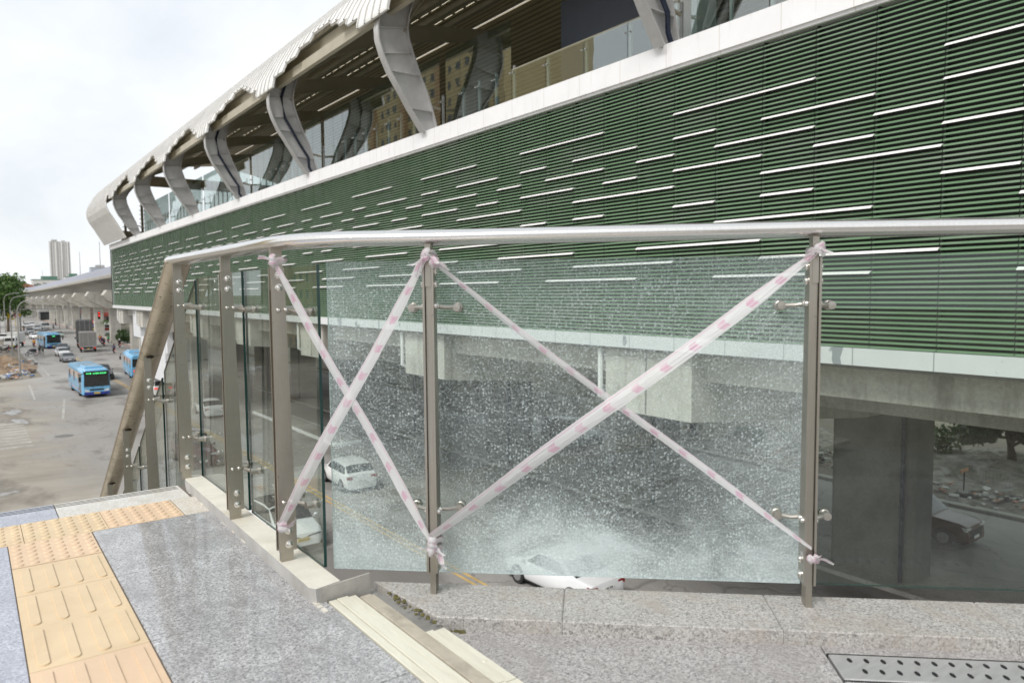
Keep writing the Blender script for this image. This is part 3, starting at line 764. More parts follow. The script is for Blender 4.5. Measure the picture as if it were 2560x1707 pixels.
# stains on the stair rail at each post: grimy weld collars
for y in (5.60, 6.62, 7.62):
    dz = -0.652*(y-4.675); c = MB()
    c.ball((1.012, y-0.01, HZ-0.004+dz-0.030), 0.030, 12, 8, sx=0.9, sy=0.8, sz=0.25)
    part(c, "weld_collar", M['collar'], rail)

def glass_panel(mb, corners_xy, z0, z1, t=0.012, slope=None):
    """slab between two plan points; z0,z1 pairs at each end; mats 0 faces, 1 edges"""
    a, b = Vector(corners_xy[0]), Vector(corners_xy[1]); d = (b-a).normalized(); n = Vector((-d.y, d.x, 0))*t/2
    P = []
    for q, (zl, zh) in ((a, z0), (b, z1)):
        for sgn in (-1, 1):
            P.append((q + n*sgn + Vector((0, 0, zl)))); P.append((q + n*sgn + Vector((0, 0, zh))))
    # 0 a-lo-,1 a-hi-,2 a-lo+,3 a-hi+,4 b-lo-,5 b-hi-,6 b-lo+,7 b-hi+
    mb.add(P, [(0,1,5,4), (2,6,7,3)], 0)
    mb.add(P, [(0,2,3,1), (4,5,7,6), (1,3,7,5), (0,4,6,2)], 1)
gx = 1.012+GO
for (ya, yb, za, zb) in ((4.575, 3.70, (0.06, 1.245), (0.06, 1.262)), (3.655, 2.73, (0.06, 1.262), (0.06, 1.262))):
    g = MB(); glass_panel(g, ((gx, ya, 0), (gx, yb, 0)), za, zb)
    part(g, "glass_panel", [M['glass'], M['glass_edge']], rail)
for y in (4.62, 5.66, 6.68, 7.68):
    y1 = y + 0.96
    d0 = -0.652*(y-4.675); d1 = -0.652*(y1-4.675)
    g = MB(); glass_panel(g, ((gx, y, 0), (gx, y1, 0)), (0.0+d0, 1.20+d0), (0.0+d1, 1.20+d1))
    part(g, "glass_panel", [M['glass'], M['glass_edge']], rail)
# right-hand intact panels
for s0, s1 in ((1.425, 2.72), (2.80, 4.1)):
    g = MB(); glass_panel(g, (RP(s0, 0.115, 0), RP(s1, 0.115, 0)), (0.037, 1.275), (0.037, 1.275))
    part(g, "glass_panel", [M['glass'], M['glass_edge']], rail)
# the shattered pane: its own local frame so the cracks follow the sheet
W_ = 1.825
sg = MB()
sg.box(0, W_, 0.0, 0.012, 0, 1.238)
o = MB()
o.add([(0,0,0),(W_,0,0),(W_,0,1.236),(0,0,1.236)], [(0,1,2,3)], 0)
o.add([(0,0.012,0),(W_,0.012,0),(W_,0.012,1.236),(0,0.012,1.236)], [(3,2,1,0)], 2)
o.add([(0,0,0),(W_,0,0),(W_,0,1.236),(0,0,1.236),(0,0.012,0),(W_,0.012,0),(W_,0.012,1.236),(0,0.012,1.236)],
      [(0,4,5,1),(1,5,6,2),(2,6,7,3),(3,7,4,0)], 1)
sh = o.build("shattered_glass_panel", [M['shatter'], M['shatter_edge'], M['glass']], rail, label="crazed white shattered glass panel")
mw = RM(-0.437, 0.109, 0.038)
sh.location = mw.to_translation() - rail.location
sh.rotation_euler = mw.to_euler()

# ================================================================== barrier tape
def ribbon(mb, uvs, pts, widths, wdirs, u0=0.0, nv=5, curl=0.0):
    """strip along pts; returns end length.  wdirs = unit width directions, nv points across"""
    pts = [Vector(p) for p in pts]; u = u0; base0 = None
    rows = []
    for i, p in enumerate(pts):
        if i: u += (p-pts[i-1]).length
        tdir = (pts[min(i+1, len(pts)-1)]-pts[max(i-1, 0)]).normalized()
        w = Vector(wdirs[i]).normalized(); nrm = tdir.cross(w).normalized()
        row = []
        for j in range(nv):
            v = j/(nv-1); q = p + w*(widths[i]*(v-0.5)) + nrm*(curl*widths[i]*(1-4*(v-0.5)**2))
            mb.v.append(tuple(q)); uvs.append((u, v)); row.append(len(mb.v)-1)
        rows.append(row)
    for i in range(len(rows)-1):
        for j in range(nv-1):
            mb.f.append([rows[i][j], rows[i][j+1], rows[i+1][j+1], rows[i+1][j]]); mb.mi.append(0); mb.sm.append(True)
    return u
def knot(parent, origin, c, rad, n=3, seed=1, axis=None, tails=2):
    """a crumpled knot: crossed loops round the post and loose ends"""
    rnd = random.Random(seed); mb = MB(); uvs = []
    for k in range(n):
        pts = []; wd = []; ws = []
        ph = rnd.uniform(0, 6.28); tilt = rnd.uniform(-0.5, 0.5)
        for i in range(17):
            a = ph + 2*math.pi*i/16
            pts.append(Vector(c) + U*(rad[0]*math.cos(a)) + V*(rad[1]*math.sin(a)) + Vector((0, 0, tilt*rad[0]*math.cos(a+ph)+rnd.uniform(-0.003, 0.003))))
            wd.append(Vector((rnd.uniform(-0.25, 0.25), rnd.uniform(-0.25, 0.25), 1))); ws.append(rnd.uniform(0.008, 0.018))
        ribbon(mb, uvs, pts, ws, wd, rnd.uniform(0, 1), 4, 0.15)
    for k in range(tails):
        d = (U*rnd.uniform(-1, 1) - V*rnd.uniform(0.1, 0.5) + Vector((0, 0, rnd.uniform(-0.6, 0.9)))).normalized()
        p = Vector(c) - V*rad[1]; pts = []; wd = []; ws = []
        for i in range(7):
            pts.append(tuple(p)); p = p + d*0.012 + Vector((0, 0, -0.0015*i))
            d = (d + Vector((rnd.uniform(-.3,.3), rnd.uniform(-.3,.3), rnd.uniform(-.3,.3)))).normalized()
            wd.append(d.cross(Vector((0.3, 0.5, 0.8))).normalized()); ws.append(0.010+0.018*i/6)
        ribbon(mb, uvs, pts, ws, wd, rnd.uniform(0, 1), 4, 0.3)
    # tight bunch
    for k in range(5):
        p = Vector(c) - V*(rad[1]+0.004) + Vector((0,0,rnd.uniform(-.012,.012))); pts = []; wd = []; ws = []
        d = (U*rnd.uniform(-1, 1) + Vector((0, 0, rnd.uniform(-1, 1)))).normalized()
        for i in range(6):
            pts.append(tuple(p - d*0.018 + d*0.0072*i - V*(0.012*math.sin(math.pi*i/5)))); wd.append(d.cross(V)); ws.append(rnd.uniform(0.010, 0.026))
        ribbon(mb, uvs, pts, ws, wd, rnd.uniform(0, 1), 4, 0.25)
    o = mb.build_raw("knot", M['tape'], parent, uvs)
    o.data.transform(Matrix.Translation(-Vector(origin)))
    return o
def tape(label, a, b, w_mid, w_end, sag=0.0, twist=0.0, push=0.0, seed=1, knots=(), u0=0.0, w_a=None):
    a, b = Vector(a), Vector(b)
    t = empty("barrier_tape", a, 0, label, "barrier tape", "barrier tapes crossed over the railing")
    mb = MB(); uvs = []; n = 40; pts = []; wd = []; ws = []; rnd = random.Random(seed)
    d = (b-a).normalized(); side = d.cross(V).normalized()
    for i in range(n+1):
        f = i/n
        p = a.lerp(b, f) - Vector((0, 0, sag*4*f*(1-f))) - V*(push*4*f*(1-f)) + side*(0.0035*math.sin(f*9+seed))
        ang = twist*(f-0.5) + 0.25*math.sin(f*5+seed)
        e = min(f, 1-f)
        wa = w_end if (f > 0.5 or w_a is None) else w_a
        w = wa + (w_mid-wa)*min(1, e/0.16)**0.8
        pts.append(p); wd.append(side*math.cos(ang)+V*math.sin(ang)); ws.append(w)
    ribbon(mb, uvs, pts, ws, wd, u0, 7, 0.10)
    o = mb.build_raw("ribbon", M['tape'], t, uvs)
    o.data.transform(Matrix.Translation(-a))
    for (c, rad, sd, nl, tl) in knots:
        knot(t, a, c, rad, nl, sd, tails=tl)
    return t
pc = Vector((1.0, 2.885, 0))
Ct = pc + Vector((-0.030, -0.030, 1.272)); Cb = pc + Vector((-0.036, -0.030, 0.225))
kr = (0.036, 0.045)
Dt = RP(0.0, -0.040, 1.278); Db = RP(0.004, -0.046, 0.240); Et = RP(1.384, -0.040, 1.276); Eb = RP(1.384, -0.046, 0.232)
tape("narrow barrier tape running from the corner post top down to the middle post foot", Ct, RP(0.0, -0.05, 0.225), 0.036, 0.014, 0.0, 0.6, 0.0, 2,
     [((Ct.x+0.03, Ct.y+0.03, 1.278), (0.030, 0.045), 4, 2, 2), (RP(0.002, 0.01, 0.175), (0.030, 0.048), 9, 3, 3)], 0.03)
tape("white and pink barrier tape rising from the corner post foot to the middle post top", Cb, Dt, 0.046, 0.013, 0.0, 0.9, 0.006, 5,
     [((Cb.x+0.040, Cb.y+0.03, 0.222), (0.030, 0.045), 7, 2, 0), (RP(0, 0.005, 1.285), (0.030, 0.045), 12, 3, 3)], 0.10, w_a=0.030)
tape("thin twisted barrier tape falling from the middle post top to the right post foot", RP(0.02, -0.042, 1.262), Eb, 0.026, 0.016, 0.012, 1.8, 0.0, 8,
     [(RP(0.03, 0.0, 1.262), (0.028, 0.040), 15, 1, 1), (RP(1.39, 0.008, 0.185), (0.028, 0.046), 17, 2, 2)], 0.05)
tape("broad barrier tape rising from the middle post foot to the right post top", Db, Et, 0.053, 0.015, 0.005, 1.1, 0.010, 11,
     [(RP(0.006, 0.008, 0.205), (0.030, 0.048), 21, 2, 1), (RP(1.39, 0.005, 1.288), (0.030, 0.045), 23, 3, 2)], 0.0, w_a=0.045)
# ================================================================== elevated station
XF = 13.9; YN = -14.0; YE = 97.4
BAY = 11.4; COLY = [12.25 + BAY*k for k in range(-2, 7)]
stn = empty("station", (XF, YE, ZR), 0, "long elevated railway station with green louvre wall, white fins and curved metal roof", "station")
SO = Vector((XF, YE, ZR))
def sp_(mb, name, mats, parent=None, **kw):
    o = mb.build(name, mats, None, **kw)
    o.data.transform(Matrix.Translation(-SO))
    o.parent = parent if parent is not None else stn
    return o

def louvremat():
    m, t, out = nt("green_louvre")
    p = N(t, "ShaderNodeBsdfPrincipled"); L(t, p.outputs[0], out.inputs[0])
    co = objco(t)
    n1 = noise(t, objco(t, (1, 0.25, 1)), 1.1, 4, 0.6); n2 = noise(t, objco(t, (1, 0.15, 0.6)), 2.5, 6, 0.7)
    c = ramp(t, n1, [(0.3, (0.115,0.205,0.112)), (0.7, (0.150,0.245,0.142))])
    c = mixc(t, math_(t, 'MULTIPLY', ramp(t, n2, [(0.48, (0,0,0)), (0.72, (1,1,1))]), 0.6), c, (0.25,0.275,0.24))
    L(t, c, p.inputs['Base Color']); p.inputs['Roughness'].default_value = 0.42
    return m
M['louvre'] = louvremat()
PW = 1.22; PITCH = 6.5/68
def panel_joint(i): return 12.0 + PW*i           # joint positions along Y
i0 = math.floor((YN-12.0)/PW); i1 = math.floor((YE-12.0)/PW)
# white fin pattern: five panels wide, ten rows high
PAT = [(5.38, 0, 3), (4.86, 0, 1), (4.86, 2, 2), (4.45, 1, 2), (4.45, 4, 1), (4.07, 0, 2), (4.07, 3, 1), (3.68, 2, 3),
       (3.21, 0, 1), (3.21, 2, 1), (2.71, 1, 3), (2.23, 4, 3), (1.83, 2, 3), (1.44, 1, 3)]
finset = {}
fins = []
for k in range(-5, 16):
    for (z, o, l) in PAT:
        ya = 12.0 + 5*PW*k - o*PW; yb = ya - l*PW
        if ya > YE - 0.1 or yb < YN: continue
        row = round((z-0.05)/PITCH)
        fins.append((row, ya, yb))
        for q in range(l):
            finset[(row, round((ya - 12.0)/PW) - 1 - q)] = True
lv = MB()
prof = [(0.000, 0.000), (-0.004, 0.009), (0.003, 0.027), (0.024, 0.043), (0.075, 0.051)]
for i in range(i0, i1+1):
    ya = panel_joint(i) + 0.007; yb = min(panel_joint(i+1) - 0.007, YE)
    for r in range(68):
        if finset.get((r, i)): continue
        z = r*PITCH + 0.006
        vs = [(XF+0.02+px_, ya, z+pz_) for px_, pz_ in prof] + [(XF+0.02+px_, yb, z+pz_) for px_, pz_ in prof]
        b = lv.add(vs, [(0,5,6,1),(1,6,7,2),(2,7,8,3),(3,8,9,4)], 0, True)
        # curved end bracket of each blade
        vs2 = [(XF+0.02+px_, yb+0.001, z+pz_) for px_, pz_ in prof] + [(XF+0.085, yb+0.001, z+0.012)]
        lv.add(vs2, [(0,1,2,3,4,5)], 1)
lo = lv.build_raw("louvre_wall", [M['louvre'], M['void']], stn)
lo.data.transform(Matrix.Translation(-SO))
bk = MB(); bk.box(XF+0.20, XF+0.3, YN, YE-0.05, 0, 6.5)
for i in range(i0, i1+2):
    y = panel_joint(i)
    bk.box(XF+0.095, XF+0.20, y-0.02, y+0.02, 0, 6.5)
sp_(bk, "louvre_backing", M['louvre_back'])
fins.sort(key=lambda f: (f[1]+f[2])/2 if (f[1]+f[2])/2 > 4 else 500)
far = MB()
def fin_geo(mb, row, ya, yb):
    z = row*PITCH + 0.004; n = max(1, round((ya-yb)/PW)); w = (ya-yb)/n
    for q in range(n):
        a = yb+q*w+0.003; b = yb+(q+1)*w-0.003
        mb.prism([(XF+0.10, z+0.060), (XF+0.02, z+0.056), (XF-0.045, z+0.014), (XF-0.048, z+0.000), (XF-0.034, z+0.000), (XF+0.03, z+0.038), (XF+0.10, z+0.044)], 'y', a, b)
for n, f in enumerate(fins):
    if n < 100:
        mb = MB(); fin_geo(mb, *f); sp_(mb, "white_fin", M['fin'])
    else: fin_geo(far, *f)
tag(sp_(far, "white_fins", M['fin']), kind="stuff")
b = MB(); b.box(XF-0.12, XF+0.4, YN, YE+0.25, 6.5, 7.06); b.box(XF-0.06, XF+0.35, YN, YE+0.2, 6.43, 6.5)
sp_(b, "parapet_band", M['band'])
b = MB(); b.box(XF-0.06, XF+0.4, YN, YE+0.05, -0.34, -0.002)
sp_(b, "lower_skirt", M['lowband'])
b = MB(); b.box(XF+0.02, 38.0, YE-0.05, YE+0.05, -0.3, 6.5); b.box(37.8, 38.0, YN, YE, -0.3, 7.0)
sp_(b, "end_wall", M['whitepanel'])
# structure under the concourse
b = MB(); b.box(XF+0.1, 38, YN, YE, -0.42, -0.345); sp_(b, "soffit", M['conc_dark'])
b = MB(); b.box(XF+0.75, XF+1.35, YN, YE, -1.12, -0.42); sp_(b, "edge_girder", M['conc_pale'])
b = MB(); b.box(XF+3.0, XF+3.7, YN, YE, -1.75, -0.42); sp_(b, "girder", M['conc'])
for x in (20.5, 24.0, 29.5, 33.5, 36.5):
    b = MB(); b.box(x, x+0.7, YN, YE, -1.6, -0.42); sp_(b, "girder", M['conc'])
PIERY = [13.1 + BAY*1.015*k for k in range(-2, 8)]
for k, y in enumerate(PIERY):
    b = MB()
    b.prism([(14.15, -0.40), (37.7, -0.40), (37.7, -2.05), (31, -2.9), (22.6, -2.9), (14.15, -2.10)], 'y', y-1.5, y+1.5)
    c = sp_(b, "crosshead", M['conc_pale'])
    b = MB(); b.box(14.13, 14.16, y-0.02, y+0.02, -2.05, -0.42); d = sp_(b, "joint_line", M['conc_dark'], c)
    b = MB(); ch = 0.16
    b.prism([(26+ch, y-1.5), (27.6-ch, y-1.5), (27.6, y-1.5+ch), (27.6, y+1.55-ch), (27.6-ch, y+1.55), (26+ch, y+1.55), (26, y+1.55-ch), (26, y-1.5+ch)], 'z', ZR, -2.88)
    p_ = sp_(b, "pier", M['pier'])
    b = MB(); b.tube([(25.9, y-1.15, ZR), (25.9, y-1.15, -3.0)], 0.07, 8)
    sp_(b, "drain_pipe", M['pipe'], p_)
    b = MB(); b.tube([(14.10, y+1.66, -0.42), (14.10, y+1.66, -1.75), (14.5, y+1.60, -2.0)], 0.075, 8)
    sp_(b, "drain_pipe", M['white'], p_)
# ---- platform
b = MB(); b.box(XF+0.3, 37.8, YN, YE, 6.3, 6.98); sp_(b, "platform_slab", M['conc'])
# roof profile (x, z), outer skin, from the lower lip up to the ridge
PROF = [(13.42,7.02),(12.90,7.95),(12.36,8.92),(11.96,9.55),(11.74,10.1),(11.70,10.7),(11.82,11.2),(12.08,11.72),(12.48,12.42),(13.0,13.1),(13.6,13.67),(14.4,14.33),(15.4,15.0),(16.6,15.55),(18.0,16.05),(20.0,16.6),(22.5,17.1),(25.9,17.5)]
def prof_from(zc):
    """outer profile cut off below height zc"""
    out = []
    for i in range(len(PROF)-1):
        (xa, za), (xb, zb) = PROF[i], PROF[i+1]
        if zb <= zc: continue
        if za < zc:
            f = (zc-za)/(zb-za); out.append((xa+(xb-xa)*f, zc))
        else: out.append((xa, za))
    out.append(PROF[-1])
    for sx_ in SLOTS:                      # daylight slots run along the roof
        for xx in (sx_-0.055, sx_+0.055):
            for i in range(len(out)-1):
                if out[i][0] < xx < out[i+1][0] and out[i][1] > 12:
                    f = (xx-out[i][0])/(out[i+1][0]-out[i][0]); out.insert(i+1, (xx, out[i][1]+(out[i+1][1]-out[i][1])*f)); break
    return out
SLOTS = (14.6, 15.9, 17.2, 18.6, 20.0, 21.6, 23.2)
def in_slot(p, q): return p[1] > 12 and any(abs((p[0]+q[0])/2-s) < 0.03 and abs(p[0]-q[0]) < 0.12 for s in SLOTS)
MW = BAY/20
rf = MB(); sofm = MB(); j = 0
y = YN - 0.0
nmod = int((YE + 1.0 - YN)/MW)
YFULL = 84.2
y_start = COLY[0] - BAY/2 - MW*10
def cut_at(yc):
    d = ((yc - COLY[0])/BAY) % 1.0
    s = math.floor(d*10)/10.0 + 0.05          # stepped every second sheet
    h = 1 - abs(2*s-1)
    return 10.28 + 2.05*h**0.8
roof_mod = []
yy = COLY[0]-BAY
while yy < YE + 0.8:
    yc = yy + MW/2
    zc = 7.02 if yc > YFULL else cut_at(yc)
    pr = prof_from(zc); th = 0.10
    n = len(pr)
    inner = []
    for i, (x, z) in enumerate(pr):
        a = pr[max(i-1, 0)]; b2 = pr[min(i+1, n-1)]
        dx, dz = b2[0]-a[0], b2[1]-a[1]; l = math.hypot(dx, dz)
        nx, nz = dz/l, -dx/l
        inner.append((x+nx*th, z+nz*th))
    ya_, yb_ = yy, yy+MW
    h = 0.055
    def off(p, i, d):
        a = pr[max(i-1, 0)]; b2 = pr[min(i+1, n-1)]
        dx, dz = b2[0]-a[0], b2[1]-a[1]; l = math.hypot(dx, dz)
        return (p[0]-dz/l*d, p[1]+dx/l*d)
    rows = []
    for i in range(n):
        q = [off(pr[i], i, 0), off(pr[i], i, 0), off(pr[i], i, h), off(pr[i], i, h), off(pr[i], i, 0)]
        yr = [ya_, yb_-0.09, yb_-0.075, yb_-0.025, yb_]
        rows.append([(q[k][0], yr[k], q[k][1]) for k in range(5)])
    base = len(rf.v)
    rf.add([p for r in rows for p in r], [(i*5+k, i*5+k+1, (i+1)*5+k+1, (i+1)*5+k) for i in range(n-1) if not in_slot(pr[i], pr[i+1]) for k in range(4)], 0)
    nf = len(rf.f); cnt = sum(1 for i in range(n-1) if not in_slot(pr[i], pr[i+1]))
    for q in range(cnt):
        for k in (1, 3): rf.mi[nf-cnt*4+q*4+k] = 1
    # inner skin, with a skylight slot between sheets higher up, and closed ends
    sofm.add([(p[0], ya_, p[1]) for p in inner] + [(p[0], yb_, p[1]) for p in inner], [(i, i+1, n+i+1, n+i) for i in range(n-1) if not in_slot(pr[i], pr[i+1])], 0)
    ep = [(pr[0][0], ya_, pr[0][1]), (pr[0][0], yb_, pr[0][1]), (inner[0][0], yb_, inner[0][1]), (inner[0][0], ya_, inner[0][1])]
    rf.add(ep, [(0,1,2,3)], 0)
    for ye in (ya_, yb_):
        m_ = min(n, 8)
        rf.add([(p[0], ye, p[1]) for p in pr[:m_]] + [(p[0], ye, p[1]) for p in inner[:m_]], [(i, i+1, m_+i+1, m_+i) for i in range(m_-1)], 0)
    yy += MW
ro = rf.build_raw("roof_shell", [M['roofmetal'], M['roofseam']], stn); ro.data.transform(Matrix.Translation(-SO))
so = sofm.build_raw("roof_lining", [M['soffit']], stn); so.data.transform(Matrix.Translation(-SO))
# far half of the roof
b = MB(); fp = [(52.0-x, z) for x, z in PROF if z > 7.5]; fi = [(p[0]-0.05, p[1]-0.12) for p in fp]
b.prism(fp + fi[::-1], 'y', COLY[0]-BAY, YE+0.8)
sp_(b, "far_roof", M['soffit'])
# translucent strips let into the lining (they glow with daylight from above)
def on_prof(x):
    for i in range(5, len(PROF)-1):
        if PROF[i][0] <= x <= PROF[i+1][0]:
            f = (x-PROF[i][0])/(PROF[i+1][0]-PROF[i][0]); return PROF[i][1]+(PROF[i+1][1]-PROF[i][1])*f
    return PROF[-1][1]
def tlmat(name, col):
    m, t, out = nt(name); a = N(t, "ShaderNodeBsdfTranslucent"); a.inputs[0].default_value = (*col, 1)
    L(t, a.outputs[0], out.inputs[0]); return m
M['striplight'] = tlmat("translucent_skylight_sheet", (0.92, 0.86, 0.68))
for x in SLOTS:
    b = MB(); z = on_prof(x)-0.06; q = COLY[0]-BAY+0.3
    while q < YE:
        b.add([(x-0.065, q, z), (x+0.065, q, z), (x+0.07, q+0.93, z), (x-0.07, q+0.93, z)], [(0,1,2,3)]); q += 1.14
    sp_(b, "skylight_strip", M['striplight'])
    b = MB(); q = COLY[0]-BAY+0.3+0.93
    while q < YE: b.box(x-0.08, x+0.08, q, q+0.21, z-0.06, z+0.02); q += 1.14
    sp_(b, "skylight_bars", M['girdersteel'])
    z -= 0.11
    b = MB(); b.box(x+0.30, x+0.40, COLY[0]-BAY, YE, z-0.30, z+0.05); b.box(x+0.22, x+0.48, COLY[0]-BAY, YE, z-0.33, z-0.30)
    sp_(b, "purlin", M['girdersteel'])
b = MB(); b.box(12.75, 13.0, COLY[0]-BAY, YE, 11.45, 12.05); b.box(12.3, 12.5, COLY[0]-BAY, YE, 10.9, 11.3)
sp_(b, "edge_beam", M['girdersteel'])
# columns
OUT = [(13.66,7.00),(13.10,7.77),(12.68,8.42),(12.31,8.95),(12.05,9.50),(11.90,9.95),(11.88,10.35),(11.98,10.85),(12.20,11.35)]
INN = [(14.24,7.00),(14.02,7.75),(13.80,8.38),(13.52,8.97),(13.23,9.72),(13.08,10.18),(13.04,10.55),(13.12,11.0),(13.30,11.55)]
peeled = {1, 2, 3, 5}
for k, y in enumerate(COLY):
    b = MB()
    n = len(OUT)
    web = OUT + INN[::-1]
    for ys_ in (-0.012, 0.012):
        b.add([(x, y+ys_, z) for x, z in OUT] + [(x, y+ys_, z) for x, z in INN], [(i, i+1, n+i+1, n+i) for i in range(n-1)], 0)
    for pts, s in ((OUT, -1), (INN, 1)):
        for (hw) in (0.17,):
            rr_ = []
            for i, (x, z) in enumerate(pts):
                a = pts[max(i-1,0)]; c2 = pts[min(i+1,n-1)]; l = math.hypot(c2[0]-a[0], c2[1]-a[1])
                nx, nz = -(c2[1]-a[1])/l*0.025, (c2[0]-a[0])/l*0.025
                rr_.append([(x-nx, y-hw, z-nz), (x-nx, y+hw, z-nz), (x+nx, y+hw, z+nz), (x+nx, y-hw, z+nz)])
            b.rings(rr_, True, True, 0, True)
    c = sp_(b, "column", M['colsteel'], smooth_angle=40)
    for i in (1, 3, 4, 6):
        (xa, za), (xb, zb) = OUT[i], INN[i]
        s = MB(); s.prism([(xa, za-0.012), (xb, zb-0.012), (xb, zb+0.012), (xa, za+0.012)], 'y', y-0.15, y+0.15)
        sp_(s, "stiffener", M['colsteel'], c)
    s = MB(); s.tube([(13.95, y+0.0, 8.0), (14.45, y+0.05, 7.93)], 0.05, 8); sp_(s, "tie_rod", M['girdersteel'], c)
    if k in (1, 2, 4, 5) :
        s = MB(); r_ = 0.065; yy = y-0.13
        s.tube([(13.4, yy, 11.9), (12.72, yy, 11.2), (12.48, yy, 10.5), (12.62, yy, 9.55), (13.25, yy-0.05, 8.45), (13.72, yy-0.06, 7.75), (13.74, yy-0.06, 7.3), (13.95, yy-0.02, 7.0)], r_, 10)
        sp_(s, "drain_pipe", M['pipe'], c)
    # rafter carrying the roof
    s = MB(); RP_ = [(12.05,10.9),(12.5,11.75),(13.4,12.75),(14.8,13.7),(17.0,14.6),(20.5,15.5),(26,16.3)]
    dep = [1.0,1.0,0.95,0.9,0.85,0.8,0.7]
    low = []
    for i, (x, z) in enumerate(RP_):
        a = RP_[max(i-1,0)]; c2 = RP_[min(i+1,len(RP_)-1)]; l = math.hypot(c2[0]-a[0], c2[1]-a[1])
        low.append((x+(c2[1]-a[1])/l*dep[i], z-(c2[0]-a[0])/l*dep[i]))
    nn = len(RP_)
    s.add([(x, y, z) for x, z in RP_] + [(x, y, z) for x, z in low], [(i, i+1, nn+i+1, nn+i) for i in range(nn-1)], 0)
    s.rings([[(x, y-0.16, z-0.02), (x, y+0.16, z-0.02), (x, y+0.16, z+0.02), (x, y-0.16, z+0.02)] for x, z in low], True, True, 0, False)
    sp_(s, "rafter", M['girdersteel'])
    s = MB(); s.box(38.0-0.4, 38.4, y-0.2, y+0.2, 6.9, 13.5); s.prism([(33, 13.2), (39.5, 12.6), (39.5, 13.2), (33, 14.2)], 'y', y-0.12, y+0.12)
    sp_(s, "far_column", M['girdersteel'])
# glass screens per bay with open joints between sheets
GX = 14.55
def screen(ya, yb, z0, z1, w=1.14):
    g = MB(); n = max(1, round((yb-ya)/w)); w = (yb-ya)/n
    psts = []
    for i in range(n):
        g.box(GX, GX+0.014, ya+i*w+0.012, ya+(i+1)*w-0.012, z0, z1)
        pst = MB(); pst.box(GX+0.10, GX+0.17, ya+i*w-0.035, ya+i*w+0.035, z0, min(z1, 8.5))
        for zz in (z0+0.25, min(z1, 8.5)-0.25):
            for s in (-0.09, 0.09):
                pst.cyl((GX-0.03, ya+i*w+s, zz), (GX+0.10, ya+i*w+s*0.3, zz), 0.022, n=6)
        psts.append(sp_(pst, "screen_post", M['colsteel']))
    o = sp_(g, "glass_screen", M['pglass'])
    for q in psts: q.parent = o
for k in range(len(COLY)-1):
    ya, yb = COLY[k]+0.2, COLY[k+1]-0.2
    if k == 2:           # open stretch with a low balustrade
        screen(19.4, yb, 7.0, 9.95)
        screen(ya, 19.4, 7.0, 8.32, 1.75)
        b = MB(); b.tube([(GX+0.05, ya, 8.34), (GX+0.05, 19.4, 8.34)], 0.035, 8); sp_(b, "balustrade_rail", M['girdersteel'])
    else:
        screen(ya, yb, 7.0, 9.95)
# things on the platform seen through the glass
b = MB(); b.box(16.6, 16.75, 14.9, 19.3, 7.0, 10.9); sp_(b, "notice_board", M['navyboard'])
b = MB(); b.box(15.7, 16.5, 12.8, 13.9, 7.0, 12.0); sp_(b, "white_pillar", M['white'])
b = MB(); b.box(19.0, 19.1, YN, 76.0, 7.0, 8.9); sp_(b, "mesh_screen", M['greenpanel'])
for x in (20.5, 22.2):
    b = MB(); q = YN+1
    while q < 70:
        b.box(x, x+0.5, q, q+1.9, 9.75, 9.8); q += 2.3
    sp_(b, "ceiling_panel", M['greenlit'])
b = MB(); b.box(24, 30, YN, 60, 7.0, 9.6); sp_(b, "platform_kiosk", M['girdersteel'])
b = MB(); b.box(19.0, 19.2, 74.0, YE-0.5, 7.0, 9.0); b.box(15.0, 19.0, YE-0.6, YE-0.45, 7.0, 8.7); sp_(b, "end_screen", M['conc'])
b = MB(); b.box(17.0, 35.5, YE-0.3, YE+0.1, 14.2, 15.4); sp_(b, "end_beam", M['girdersteel'])
for x in (15.2, 17.0):
    b = MB(); b.box(x-0.12, x+0.12, YE-2.4, YE-2.1, 7.0, 14.0)
    for q in range(12): b.box(x-0.3, x+0.3, YE-2.3, YE-2.2, 7.5+q*0.5, 7.56+q*0.5)
    sp_(b, "end_post", M['girdersteel'])
# ---- lift and stair tower wrapped in white cladding hanging under the far end
b = MB()
for (x0, x1, y0, y1, z0, z1) in ((14.4, 15.3, 84, 88.0, -3.3, -0.36), (14.4, 15.3, 71.5, 75.5, -4.2, -0.36), (14.9, 17.5, 71.5, 88.0, -3.0, -0.4), (14.3, 18.0, 72.0, 83.5, -6.9, -3.1)):
    b.box(x0, x1, y0, y1, z0, z1)
sp_(b, "stair_cladding", M['whitepanel'])
b = MB(); b.box(14.32, 18.02, 71.95, 83.55, -5.0, -4.93); b.box(14.38, 15.32, 83.98, 88.02, -3.36, -3.3); sp_(b, "cladding_joint", M['black'])
b = MB(); b.box(16.2, 17.2, 70.5, 71.2, ZR, -0.42); b.box(17, 18.0, 88.2, 89.2, ZR, -0.42); b.box(16.6, 17.6, 97.2, 98.2, ZR, -0.3); sp_(b, "support_column", M['conc_pale'])
